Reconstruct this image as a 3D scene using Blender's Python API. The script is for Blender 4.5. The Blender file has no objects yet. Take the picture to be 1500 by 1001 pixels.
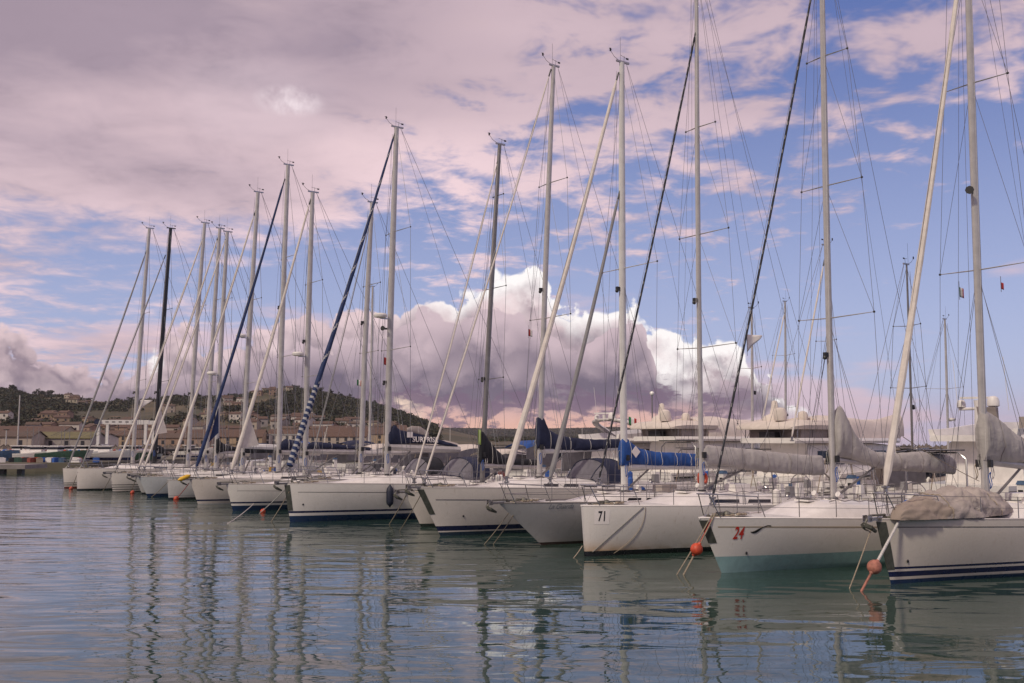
import bpy, bmesh, math, random
from math import radians as R, sin, cos, tan, pi, sqrt, atan2, asin
from mathutils import Vector, Matrix, noise as mnoise

scene = bpy.context.scene
COL = scene.collection
V3 = Vector
random.seed(7)

# ------------------------------------------------------------------ camera
F = 1458.0; HOR = 645.0; CAMH = 3.5
cam_d = bpy.data.cameras.new('camera'); cam = bpy.data.objects.new('camera', cam_d); COL.objects.link(cam)
cam_d.sensor_width = 36.0; cam_d.lens = 36.0 * F / 1500.0
cam_d.clip_start = 0.1; cam_d.clip_end = 40000
PITCH = math.atan((HOR - 500.5) / F)
cam.location = (0, 0, CAMH); cam.rotation_euler = (pi / 2 + PITCH, 0, 0)
scene.camera = cam
scene.render.resolution_x = 1024; scene.render.resolution_y = 683
CP = V3((0, 0, CAMH))

def ray(u, v):
    """world direction seen at photograph pixel u, v"""
    x = (u - 750.0) / F; y = -(v - 500.5) / F
    c, s = cos(PITCH), sin(PITCH)
    return V3((x, c - y * s, s + y * c))
def at(u, v, Y):
    d = ray(u, v); return CP + d * (Y / d.y)
def azel(u, v):
    d = ray(u, v).normalized()
    return math.degrees(atan2(d.x, d.y)), math.degrees(asin(d.z))

scene.view_settings.view_transform = 'Standard'; scene.view_settings.look = 'None'
scene.view_settings.gamma = 1; scene.view_settings.exposure = 0
scene.view_settings.use_curve_mapping = False
scene.cycles.max_bounces = 6; scene.cycles.transparent_max_bounces = 8
scene.cycles.caustics_reflective = False; scene.cycles.caustics_refractive = False
try:
    scene.cycles.use_denoising = True
except Exception: pass

# ------------------------------------------------------------------ node expressions
class X:
    """a value in a node tree that can be written as arithmetic"""
    def __init__(s, nt, sock): s.nt = nt; s.s = sock
    def _m(s, op, *a, clamp=False):
        n = s.nt.nodes.new('ShaderNodeMath'); n.operation = op; n.use_clamp = clamp
        for i, q in enumerate((s,) + a):
            if isinstance(q, X): s.nt.links.new(q.s, n.inputs[i])
            else: n.inputs[i].default_value = q
        return X(s.nt, n.outputs[0])
    def __add__(s, o): return s._m('ADD', o)
    __radd__ = __add__
    def __sub__(s, o): return s._m('SUBTRACT', o)
    def __rsub__(s, o): return (s * -1.0) + o
    def __mul__(s, o): return s._m('MULTIPLY', o)
    __rmul__ = __mul__
    def __truediv__(s, o): return s._m('DIVIDE', o)
    def pw(s, o): return s._m('POWER', o)
    def mx(s, o): return s._m('MAXIMUM', o)
    def mn(s, o): return s._m('MINIMUM', o)
    def ab(s): return s._m('ABSOLUTE')
    def sat(s): return s._m('ADD', 0.0, clamp=True)
    def step(s, a, b):
        n = s.nt.nodes.new('ShaderNodeMapRange'); n.interpolation_type = 'SMOOTHSTEP'
        s.nt.links.new(s.s, n.inputs[0]); n.inputs[1].default_value = a; n.inputs[2].default_value = b
        return X(s.nt, n.outputs[0])
    def curve(s, pts, x0, x1, y0, y1):
        """piecewise function through pts"""
        t = (s - x0) / (x1 - x0)
        n = s.nt.nodes.new('ShaderNodeFloatCurve'); s.nt.links.new(t.sat().s, n.inputs['Value'])
        c = n.mapping.curves[0]
        P = [((a - x0) / (x1 - x0), (b - y0) / (y1 - y0)) for a, b in pts]
        P.sort()
        c.points[0].location = P[0]; c.points[1].location = P[-1]
        for p in P[1:-1]: c.points.new(*p)
        n.mapping.update()
        return X(s.nt, n.outputs[0]) * (y1 - y0) + y0
def vec(nt, x, y, z=0.0):
    n = nt.nodes.new('ShaderNodeCombineXYZ')
    for i, q in enumerate((x, y, z)):
        if isinstance(q, X): nt.links.new(q.s, n.inputs[i])
        else: n.inputs[i].default_value = q
    return n.outputs[0]
def fbm(nt, v, scale, detail=6, rough=.5, lac=2.0, dist=0.0, out=0):
    n = nt.nodes.new('ShaderNodeTexNoise'); n.noise_dimensions = '2D'; nt.links.new(v, n.inputs['Vector'])
    n.inputs['Scale'].default_value = scale; n.inputs['Detail'].default_value = detail
    n.inputs['Roughness'].default_value = rough; n.inputs['Lacunarity'].default_value = lac
    n.inputs['Distortion'].default_value = dist
    return X(nt, n.outputs[out])
def voro(nt, v, scale, smooth=.6):
    n = nt.nodes.new('ShaderNodeTexVoronoi'); n.feature = 'F1'; n.voronoi_dimensions = '2D'; nt.links.new(v, n.inputs['Vector'])
    n.inputs['Scale'].default_value = scale
    return X(nt, n.outputs['Distance'])
def mixc(nt, f, a, b):
    n = nt.nodes.new('ShaderNodeMix'); n.data_type = 'RGBA'
    for i, q in ((0, f), (6, a), (7, b)):
        if isinstance(q, X): nt.links.new(q.s, n.inputs[i])
        elif isinstance(q, bpy.types.NodeSocket): nt.links.new(q, n.inputs[i])
        elif isinstance(q, (int, float)): n.inputs[i].default_value = q
        else: n.inputs[i].default_value = (*q, 1)
    return n.outputs[2]
def lin(r, g, b):
    f = lambda c: (c / 255 / 12.92) if c <= 10 else ((c / 255 + .055) / 1.055) ** 2.4
    return (f(r), f(g), f(b))

# ------------------------------------------------------------------ sky and sun
SUN_EL, SUN_AZ = R(42), R(-140)        # azimuth from +Y towards +X: behind the left shoulder
world = bpy.data.worlds.new('World'); scene.world = world; world.use_nodes = True
nt = world.node_tree
bg = nt.nodes['Background']
sky = nt.nodes.new('ShaderNodeTexSky'); sky.sky_type = 'NISHITA'; sky.sun_disc = False
sky.sun_elevation = SUN_EL; sky.sun_rotation = SUN_AZ
sky.air_density = 1.0; sky.dust_density = 1.0; sky.ozone_density = 3.0
tc = nt.nodes.new('ShaderNodeTexCoord')
sp = nt.nodes.new('ShaderNodeSeparateXYZ'); nt.links.new(tc.outputs['Generated'], sp.inputs[0])
dx, dy, dz = (X(nt, sp.outputs[i]) for i in range(3))
az = dx._m('ARCTAN2', dy) * (180 / pi)
el = dz._m('ARCSINE') * (180 / pi)
BGS = 0.11                                  # sky strength
# clear sky: nishita, tinted a little towards violet by the evening air
def cmul(a, c):
    n = nt.nodes.new('ShaderNodeMix'); n.data_type = 'RGBA'; n.blend_type = 'MULTIPLY'; n.inputs[0].default_value = 1
    nt.links.new(a, n.inputs[6]); n.inputs[7].default_value = (*c, 1); return n.outputs[2]
def sc(c): return tuple(x / BGS for x in c)
clear = cmul(sky.outputs[0], (1.0, .84, .90))
gradc = mixc(nt, el.step(1, 26), sc(lin(178, 188, 226)), sc(lin(92, 114, 180)))
col = mixc(nt, .75, clear, gradc)
# --- coordinates: flat cloud deck seen in perspective / angular plane for the towers
inv = (dz.mx(0.0) + 0.10)
dk = vec(nt, dx / inv, dy / inv, 0.0)
an = vec(nt, az * 0.1, el * 0.1, 0.0)
ans = vec(nt, az * 0.02 + 3.0, el * 0.1)

def spot(u, v, ru, rv):
    a0, e0 = azel(u, v)
    q = ((az - a0) * (1 / ru)).pw(2.0) + ((el - e0) * (1 / rv)).pw(2.0)
    return (1 - q.step(0, 1))
# thin streaks and pink haze near the horizon
st = fbm(nt, ans, 3.2, 4, .55)
hz = (1.0 - el.step(0.5, 8.0))
streak = (st + hz * 0.04 + el.curve([(0, .03), (1.6, .07), (3, -.04), (6, -.08), (30, -.15)], 0, 30, -.2, .2)).step(.50, .66) * (1 - el.step(8, 13))
col = mixc(nt, streak * .8, col, sc(lin(222, 196, 206)))
col = mixc(nt, (1 - el.step(.3, 3.2)) * .5, col, sc(lin(212, 186, 200)))

# high broken deck
def pt(u, v): return azel(u, v)
edge = az.curve([pt(0, 500), pt(160, 470), pt(330, 440), pt(470, 370), pt(560, 320), pt(650, 310), pt(800, 320), pt(950, 320), pt(1120, 265), pt(1300, 150), pt(1500, 60)], -30, 30, 0, 35)
rel = (el - edge)
n1 = fbm(nt, dk, 1.15, 5, .56, dist=.15)
n2 = fbm(nt, dk, 5.5, 4, .6, dist=.2)
dens = (n1 - .5) * 1.0 + (n2 - .5) * (az.step(-14, -2) * .9 + 1.1) + rel.curve([(-12, -.75), (-4, -.30), (0, .0), (4, .2), (9, .36), (20, .6)], -12, 20, -1, 1) \
       + az.curve([(-180, .25), (-60, .35), (-27, .34), (-12, .26), (-4, .10), (6, .06), (16, .08), (30, .08), (60, .15), (180, .25)], -180, 180, -1, 1)
dens = dens - (1 - az.step(-10, -3)) * el.step(4.5, 7) * (1 - el.step(11.5, 14)) * .42
cov = dens.step(-.16, .44)
shade_n = fbm(nt, dk, .8, 3, .5, dist=.4)
thick = (dens - .25).step(0, 1.0)
hole = (1 - az.step(-10, -3)) * el.step(4.5, 7) * (1 - el.step(11.5, 14))
sh = (shade_n - .5) * 1.7 + .60 - thick * .22 - el.step(14, 24) * (1 - az.step(-16, 2)) * .58 + az.step(-20, 5) * .06 + (n2 - .5) * .8 + (n1 - .5) * .4 + hole * .15
deck = mixc(nt, sh.sat(), sc(lin(164, 146, 158)), sc(lin(250, 220, 222)))
d2 = ((n2 - .5) * 2 + .5).sat()
deck = mixc(nt, (1 - thick) * .30 * d2, deck, sc(lin(232, 206, 220)))
col = mixc(nt, cov * .95, col, deck)
# a thin place where the light breaks through
wob = fbm(nt, an, 9, 3, .6)
col = mixc(nt, (spot(424, 148, 2.3, 1.0) * (wob * 2.6 - .8) * .8).sat(), col, sc((.98, .86, .90)))
col = mixc(nt, (spot(380, 150, 6.0, 3.0) * .3), col, sc((.75, .60, .66)))

# cumulus towers
CUM = [(-60, 8), (-30, 5.5), pt(30, 500), pt(75, 530), pt(130, 548), pt(205, 535), pt(235, 505), pt(262, 478), pt(300, 500), pt(365, 492), pt(420, 462), pt(500, 452), pt(560, 450), pt(610, 438), pt(650, 428), pt(690, 412), pt(725, 398), pt(762, 386), pt(795, 402), pt(815, 432), pt(850, 446), pt(880, 452), pt(915, 452), pt(945, 458), pt(965, 476), pt(990, 490), pt(1030, 494), pt(1070, 496), pt(1095, 520), pt(1120, 560), pt(1165, 592), pt(1210, 618), (22, .5), (60, .5)]
def outline(P): return az.curve(P, -60, 60, 0, 14)
bw = fbm(nt, an, 4.5, 5, .56)
bv = voro(nt, vec(nt, az * .1 + bw * .25, el * .1 + bw * .2, 0.0), 4.6)
bv2 = voro(nt, vec(nt, az * .1 + bw * .22, el * .1 + bw * .18 + 5.0), 12.0)
puff = (.45 - bv) * 2.0 + (.42 - bv2) * .75 + (bw - .5) * 1.9
h1 = outline(CUM) - el
d1 = h1 + puff - .25
m1 = d1.step(-.08, .30)
# relief: compare the puff field with itself a little way towards the light
def puffs(ox, oy):
    v = voro(nt, vec(nt, az * .1 + ox + bw * .25, el * .1 + oy + bw * .2), 4.6)
    v2 = voro(nt, vec(nt, az * .1 + ox + bw * .22, el * .1 + oy + bw * .18 + 5.0), 12.0)
    f = fbm(nt, vec(nt, az * .1 + ox, el * .1 + oy), 4.5, 4, .56)
    return (.45 - v) * 1.3 + (.42 - v2) * .5 + (f - .5) * 2.0
relief = (((.45 - bv) * 1.3 + (.42 - bv2) * .5 + (bw - .5) * 2.0) - puffs(.026, .034)) * .75
topglow = 1 - d1.step(.0, 1.9)
bv0 = voro(nt, vec(nt, az * .1 + bw * .2 + 1.7, el * .13 + bw * .16), 3.4)
body = mixc(nt, (el.step(1.6, 7.6) * .50 + relief * .50 + (.42 - bv0) * .9 + (.42 - bv) * .35 + .20).sat(), sc(lin(124, 112, 128)), sc(lin(234, 210, 213)))
lightc = mixc(nt, az.step(-9, -2), sc(lin(236, 208, 212)), sc((1.05, 1.0, .99)))
glow2 = (spot(1010, 528, 4.2, 2.6) + spot(765, 410, 2.8, 2.4) * .8 + spot(890, 470, 2.5, 1.5) * .4).sat()
body = mixc(nt, (topglow * (az.step(-11, -3) * .6 + .35) + relief * .55 * topglow + glow2 * (.50 + relief * .9 + (bw - .5) * .8)).sat(), body, lightc)
fade = el.step(.9, 2.0)
col = mixc(nt, m1 * fade * (1 - az.step(16, 21)), col, body)
# nearer, shadowed bank in front of the bright towers
BK = [(-60, 3), pt(0, 560), pt(60, 590), pt(150, 565), pt(300, 540), pt(420, 505), pt(540, 490), pt(600, 455), pt(660, 452), pt(720, 440), pt(780, 462), pt(830, 500), pt(880, 490), pt(905, 462), pt(940, 462), pt(955, 520), pt(975, 572), pt(1020, 580), pt(1060, 560), pt(1110, 556), pt(1150, 580), pt(1190, 606), pt(1240, 625), (60, .4)]
bw3 = fbm(nt, vec(nt, az * .1 + 7.3, el * .1 + 2.0), 5.0, 5, .58)
bv3 = voro(nt, vec(nt, az * .1 + bw3 * .25, el * .1 + bw3 * .2 + 9.0), 5.0)
d3 = outline(BK) - el + (.42 - bv3) * 1.3 + (bw3 - .5) * 2.0 - .25
bk = mixc(nt, ((el - 2.2) * .17 + (bw3 - .5) * .9 + (.42 - bv3) * .7 + (1 - d3.step(0, 1.8)) * .38 - .02).sat(), sc(lin(114, 104, 122)), sc(lin(210, 188, 196)))
m3 = d3.step(0, .22) * (el + (bw3 - .5) * 2.6).step(1.25, 1.75) * (1 - (az + (bw3 - .5) * 5).step(13.8, 17))
col = mixc(nt, m3 * .95, col, bk)
# broken low clouds with the evening glow showing between them
lowf = fbm(nt, vec(nt, az * .1 + bw * .1, el * .24 + 4.0), 5.0, 5, .62)
low = (lowf + el.curve([(0, -.10), (.7, -.04), (1.4, .02), (2.2, .08), (3, -.1), (6, -.4)], 0, 6, -.5, .5)).step(.455, .60) * az.step(-11, -8) * (1 - az.step(11, 16))
warm = mixc(nt, el.step(.3, 2.8), sc(lin(246, 190, 164)), sc(lin(220, 186, 190)))
gl = (1 - (az - 0.0).ab().step(7.5, 15)) * (1 - (el + (bw3 - .5) * 1.6).step(1.5, 2.3))
col = mixc(nt, gl * .92, col, warm)
col = mixc(nt, (spot(598, 598, 2.0, 1.0) * (wob * 2.4 - .6)).sat(), col, sc((.95, .72, .58)))
col = mixc(nt, low * .9, col, sc(lin(120, 100, 122)))
col = mixc(nt, (spot(228, 532, .55, 1.0) * (wob * 6 - 2.6)).sat(), col, sc((1.0, .93, .93)))
# below the horizon
col = mixc(nt, 1 - el.step(-.6, 0.0), col, sc(lin(120, 112, 125)))
nt.links.new(col, bg.inputs['Color']); bg.inputs['Strength'].default_value = BGS

sun_d = bpy.data.lights.new('sun', 'SUN'); sun = bpy.data.objects.new('sun', sun_d); COL.objects.link(sun)
sun_d.energy = 2.3; sun_d.angle = R(6); sun_d.color = (1, .90, .72)
sdir = V3((sin(SUN_AZ) * cos(SUN_EL), cos(SUN_AZ) * cos(SUN_EL), sin(SUN_EL)))
sun.rotation_euler = sdir.to_track_quat('Z', 'Y').to_euler()
sun.location = (-20, -20, 40)

# ------------------------------------------------------------------ materials
MATS = {}
def mat(name, color, rough=.5, metal=0.0, var=.0, vscale=3.0, bump=0.0, bscale=20.0, col2=None, coat=0.0, ratio=.5):
    if name in MATS: return MATS[name]
    m = bpy.data.materials.new(name); m.use_nodes = True; t = m.node_tree
    b = t.nodes['Principled BSDF']
    b.inputs['Base Color'].default_value = (*color, 1); b.inputs['Roughness'].default_value = rough
    b.inputs['Metallic'].default_value = metal; b.inputs['Coat Weight'].default_value = coat
    if var or col2 or bump:
        tcn = t.nodes.new('ShaderNodeTexCoord'); o = tcn.outputs['Object']
    if var or col2:
        n = fbm3(t, o, vscale, 5, .6)
        c2 = col2 or tuple(min(1, c * (1 - var)) for c in color)
        f = n.step(ratio - .18, ratio + .18) if col2 else n.step(.3, .7)
        t.links.new(mixc(t, f, color, c2), b.inputs['Base Color'])
        t.links.new(((n - .5) * .25 + rough).s, b.inputs['Roughness'])
    if bump:
        n2 = fbm3(t, o, bscale, 4, .6)
        bn = t.nodes.new('ShaderNodeBump'); bn.inputs['Strength'].default_value = 1; bn.inputs['Distance'].default_value = bump
        t.links.new(n2.s, bn.inputs['Height']); t.links.new(bn.outputs[0], b.inputs['Normal'])
    MATS[name] = m; return m
def fbm3(nt, v, scale, detail=4, rough=.5):
    n = nt.nodes.new('ShaderNodeTexNoise'); nt.links.new(v, n.inputs['Vector'])
    n.inputs['Scale'].default_value = scale; n.inputs['Detail'].default_value = detail; n.inputs['Roughness'].default_value = rough
    return X(nt, n.outputs[0])

def hull_mat(name, base, bands, dirt=.15, rust=0.0, rough=.28):
    """gelcoat with painted bands (z0, z1, colour), streaks running down from the deck and scum at the waterline"""
    m = bpy.data.materials.new(name); m.use_nodes = True; t = m.node_tree; b = t.nodes['Principled BSDF']
    o = t.nodes.new('ShaderNodeTexCoord').outputs['Object']
    s = t.nodes.new('ShaderNodeSeparateXYZ'); t.links.new(o, s.inputs[0])
    x, y, z = (X(t, s.outputs[i]) for i in range(3))
    c = mixc(t, fbm3(t, o, .9, 4).step(.3, .7), base, tuple(q * .95 for q in base))
    st = fbm3(t, vec(t, x * 9.0, y * 9.0, z * .30), 1.0, 4, .65).step(.60, .74)
    c = mixc(t, st * (dirt * 1.5), c, (.30, .20, .12))
    c = mixc(t, fbm3(t, vec(t, x * 1.4, y * 1.4, z * 9.0), 1.0, 4, .6).step(.62, .72) * dirt, c, (.40, .37, .34))
    sc_ = (1 - z.step(.02, .38)) * fbm3(t, vec(t, x * 2.0, y * 2.0, z * 4.0), 1.0, 4).step(.38, .66)
    c = mixc(t, sc_ * (dirt * 1.3 + rust), c, (.34, .24, .12))
    if rust:
        c = mixc(t, (1 - z.step(.05, .6)) * (1 - x.step(0.4, 3.0)) * rust, c, (.50, .27, .08))
    for z0, z1, cc in bands:
        f = (z - z0)._m('GREATER_THAN', 0.0) * (z - z1)._m('LESS_THAN', 0.0)
        n = fbm3(t, o, 5, 4).step(.35, .75)
        cc2 = mixc(t, n * .5, cc, tuple(q * .62 + .02 for q in cc))
        c = mixc(t, f, c, cc2)
    t.links.new(c, b.inputs['Base Color']); b.inputs['Roughness'].default_value = rough
    t.links.new(((fbm3(t, o, 2.5, 4) - .5) * .3 + rough).s, b.inputs['Roughness'])
    b.inputs['Coat Weight'].default_value = .35; b.inputs['Coat Roughness'].default_value = .08
    bn = t.nodes.new('ShaderNodeBump'); bn.inputs['Distance'].default_value = .004
    t.links.new(fbm3(t, o, 1.3, 2).s, bn.inputs['Height']); t.links.new(bn.outputs[0], b.inputs['Normal'])
    return m

WHITE = (.72, .69, .66)
M = dict(
    gel=mat('deck_gelcoat', (.80, .76, .73), .4, var=.14, vscale=2.5),
    deck=mat('nonskid_deck', (.64, .62, .60), .65, var=.2, vscale=6),
    teak=mat('weathered_teak', (.34, .25, .17), .7, var=.35, vscale=14),
    alu=mat('grey_anodised_mast', (.53, .50, .48), .40, .25, var=.18, vscale=2.5),
    alud=mat('dull_dark_alloy', (.25, .235, .225), .42, .5, var=.2, vscale=2.5),
    paint=mat('white_painted_spar', (.70, .68, .66), .32, var=.12, vscale=3),
    black=mat('black_carbon_spar', (.018, .018, .02), .3),
    steel=mat('stainless_steel', (.36, .35, .35), .25, .9),
    wire=mat('rigging_wire', (.16, .155, .17), .4, .6),
    blackrope=mat('black_furled_sail', (.015, .016, .025), .7, var=.3, vscale=9),
    rope=mat('old_rope', (.40, .33, .25), .9, var=.4, vscale=30),
    ropeg=mat('grey_rope', (.30, .29, .27), .9, var=.4, vscale=30),
    ropew=mat('white_rope', (.66, .62, .60), .8, var=.3, vscale=30),
    ropered=mat('red_rope', (.50, .06, .05), .8, var=.3, vscale=30),
    ropeblue=mat('blue_rope', (.03, .10, .36), .8),
    canvas=mat('grey_canvas', (.44, .41, .395), .85, var=.2, vscale=2.2, bump=.05, bscale=3.2),
    seam=mat('canvas_seam', (.24, .21, .20), .85),
    beige=mat('beige_canvas', (.40, .345, .32), .85, var=.25, vscale=2, bump=.05, bscale=3.5),
    cream=mat('cream_canvas', (.68, .60, .54), .8, var=.15, vscale=2, bump=.02, bscale=4),
    navy=mat('navy_canvas', (.012, .018, .055), .8, var=.3, vscale=3, bump=.012, bscale=6),
    blue=mat('royal_blue_canvas', (.012, .075, .30), .75, var=.3, vscale=3, bump=.012, bscale=6),
    blackc=mat('black_canvas', (.012, .013, .020), .8, var=.3, vscale=3, bump=.012, bscale=6),
    sailw=mat('white_sailcloth', (.70, .63, .58), .75, var=.14, vscale=4, bump=.01, bscale=8),
    sand=mat('sand_canvas', (.33, .265, .225), .85, var=.2, vscale=2, bump=.02, bscale=4),
    tape=mat('pale_lashing_tape', (.38, .37, .38), .8),
    letter=mat('faded_lettering', (.16, .18, .22), .6),
    gold=mat('pale_brown_stripe', (.36, .30, .22), .5),
    dullblue=mat('dull_blue_paint', (.06, .12, .22), .6, var=.4), dullred=mat('dull_red_paint', (.25, .06, .045), .6, var=.4), dullgreen=mat('dull_green_paint', (.05, .11, .08), .6, var=.4),
    sailg=mat('grey_sailcloth', (.25, .24, .25), .75, var=.14, vscale=4, bump=.01, bscale=8),
    sailn=mat('navy_sacrificial_strip', (.012, .030, .11), .75, var=.25, vscale=4, bump=.01, bscale=8),
    glass=mat('smoked_window', (.015, .017, .022), .08),
    vinyl=mat('clear_vinyl_window', (.17, .16, .185), .22, var=.25, vscale=2.5),
    dark=mat('dark_plastic', (.02, .02, .022), .5),
    galv=mat('galvanised_steel', (.23, .22, .19), .6, .5, var=.4, vscale=12),
    plate=mat('dull_stem_plate', (.12, .125, .105), .5, .4, var=.4, vscale=6),
    orange=mat('orange_plastic', (.66, .085, .035), .5, var=.5, vscale=5),
    fadered=mat('faded_red_plastic', (.46, .18, .13), .7, var=.45, vscale=9),
    yellow=mat('yellow_plastic', (.70, .42, .03), .5),
    lime=mat('lime_cloth', (.30, .42, .10), .7),
    red=mat('red_paint', (.45, .03, .02), .5), green=mat('green_cloth', (.02, .25, .07), .7),
    whitep=mat('white_cloth', (.75, .70, .68), .7), bluep=mat('blue_plastic', (.02, .13, .38), .5),
    rubber=mat('navy_fender_cover', (.012, .016, .035), .6),
)

# ------------------------------------------------------------------ mesh builder
class MB:
    def __init__(s): s.v = []; s.f = []; s.m = []
    def add(s, vs, fs, mi=0):
        o = len(s.v); s.v += [tuple(p) for p in vs]
        for f in fs: s.f.append([i + o for i in f]); s.m.append(mi)
        return s
    def box(s, c, d, rz=0.0, mi=0, taper=1.0, M4=None):
        vs = []
        for k in (-1, 1):
            t = taper if k > 0 else 1
            for a, b in ((-1, -1), (1, -1), (1, 1), (-1, 1)):
                p = V3((a * d[0] / 2 * t, b * d[1] / 2 * t, k * d[2] / 2))
                p = Matrix.Rotation(rz, 3, 'Z') @ p
                if M4: p = M4 @ p
                vs.append(p + V3(c))
        return s.add(vs, [(3, 2, 1, 0), (4, 5, 6, 7), (0, 1, 5, 4), (1, 2, 6, 5), (2, 3, 7, 6), (3, 0, 4, 7)], mi)
    def tube(s, pts, r, n=6, mi=0, caps=True, mfun=None, oval=1.0, up=None):
        pts = [V3(p) for p in pts]; N = len(pts)
        rr = r if isinstance(r, (list, tuple)) else [r] * N
        d0 = (pts[1] - pts[0]).normalized()
        ref = V3(up) if up else (V3((0, 0, 1)) if abs(d0.z) < .9 else V3((1, 0, 0)))
        a = (ref - d0 * ref.dot(d0)).normalized(); base = len(s.v)
        for i, p in enumerate(pts):
            d = (pts[min(i + 1, N - 1)] - pts[max(i - 1, 0)]).normalized()
            a = (a - d * a.dot(d)).normalized(); b = d.cross(a)
            for k in range(n):
                t = 2 * pi * k / n
                s.v.append(tuple(p + a * (cos(t) * rr[i] * oval) + b * (sin(t) * rr[i])))
        for i in range(N - 1):
            for k in range(n):
                k2 = (k + 1) % n
                s.f.append([base + i * n + k, base + i * n + k2, base + (i + 1) * n + k2, base + (i + 1) * n + k])
                s.m.append(mfun(i, k) if mfun else mi)
        if caps:
            s.f.append([base + k for k in range(n)][::-1]); s.m.append(mi)
            s.f.append([base + (N - 1) * n + k for k in range(n)]); s.m.append(mi)
        return s
    def loft(s, rings, mi=0, closed=True, caps=True, mfun=None):
        n = len(rings[0]); base = len(s.v)
        for r in rings: s.v += [tuple(p) for p in r]
        for i in range(len(rings) - 1):
            for k in range(n if closed else n - 1):
                k2 = (k + 1) % n
                s.f.append([base + i * n + k, base + i * n + k2, base + (i + 1) * n + k2, base + (i + 1) * n + k])
                s.m.append(mfun(i, k) if mfun else mi)
        if caps and closed:
            s.f.append([base + k for k in range(n)][::-1]); s.m.append(mi)
            s.f.append([base + (len(rings) - 1) * n + k for k in range(n)]); s.m.append(mi)
        return s
    def ball(s, c, r, n=12, sz=1.0, mi=0, jit=0.0, sx=1.0, sy=1.0):
        rings = []
        for i in range(n // 2 + 1):
            t = pi * i / (n // 2); q = max(sin(t), .002)
            rings.append([V3(c) + V3((cos(2 * pi * k / n) * q * r * sx, sin(2 * pi * k / n) * q * r * sy, cos(t) * r * sz)) * (1 + jit * (random.random() - .5)) for k in range(n)])
        return s.loft(rings, mi)
    def prism(s, poly, y0, y1, mi=0):
        """outline in x,z extruded from y0 to y1"""
        n = len(poly)
        vs = [(x, y0, z) for x, z in poly] + [(x, y1, z) for x, z in poly]
        return s.add(vs, [list(range(n)), list(range(2 * n - 1, n - 1, -1))] + [[i, i + n, (i + 1) % n + n, (i + 1) % n] for i in range(n)], mi)
    def build(s, name, mats, parent=None, smooth=True, loc=None, angle=35):
        me = bpy.data.meshes.new(name); me.from_pydata(s.v, [], s.f)
        bm = bmesh.new(); bm.from_mesh(me); bmesh.ops.recalc_face_normals(bm, faces=bm.faces); bm.to_mesh(me); bm.free()
        if not isinstance(mats, (list, tuple)): mats = [mats]
        for q in mats: me.materials.append(M[q] if isinstance(q, str) else q)
        me.polygons.foreach_set('material_index', s.m)
        if smooth:
            me.polygons.foreach_set('use_smooth', [True] * len(me.polygons)); me.set_sharp_from_angle(angle=R(angle))
        me.update()
        o = bpy.data.objects.new(name, me); COL.objects.link(o)
        if parent is not None: o.parent = parent
        if loc is not None: o.location = loc
        return o
def tag(o, label=None, cat=None, group=None, kind=None):
    if label: o['label'] = label
    if cat: o['category'] = cat
    if group: o['group'] = group
    if kind: o['kind'] = kind
    return o
def empty(name, loc, rz=0.0):
    o = bpy.data.objects.new(name, None); COL.objects.link(o); o.location = loc; o.rotation_euler = (0, 0, rz); o.empty_display_size = .3
    return o
def text_mesh(txt, size, shear=0.0, bold=0.0, spacing=1.0):
    cu = bpy.data.curves.new('t', 'FONT'); cu.body = txt; cu.size = size; cu.shear = shear; cu.offset = bold
    cu.space_character = spacing; cu.align_x = 'CENTER'; cu.align_y = 'CENTER'; cu.resolution_u = 4
    o = bpy.data.objects.new('t', cu); COL.objects.link(o)
    dg = bpy.context.evaluated_depsgraph_get(); me = bpy.data.meshes.new_from_object(o.evaluated_get(dg))
    bm = bmesh.new(); bm.from_mesh(me); bmesh.ops.triangulate(bm, faces=bm.faces)
    bmesh.ops.subdivide_edges(bm, edges=[e for e in bm.edges if e.calc_length() > size * .25], cuts=2)
    vs = [v.co.copy() for v in bm.verts]; bm.verts.index_update(); fs = [[v.index for v in f.verts] for f in bm.faces]; bm.free()
    bpy.data.objects.remove(o); bpy.data.curves.remove(cu); bpy.data.meshes.remove(me)
    return vs, fs

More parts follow.
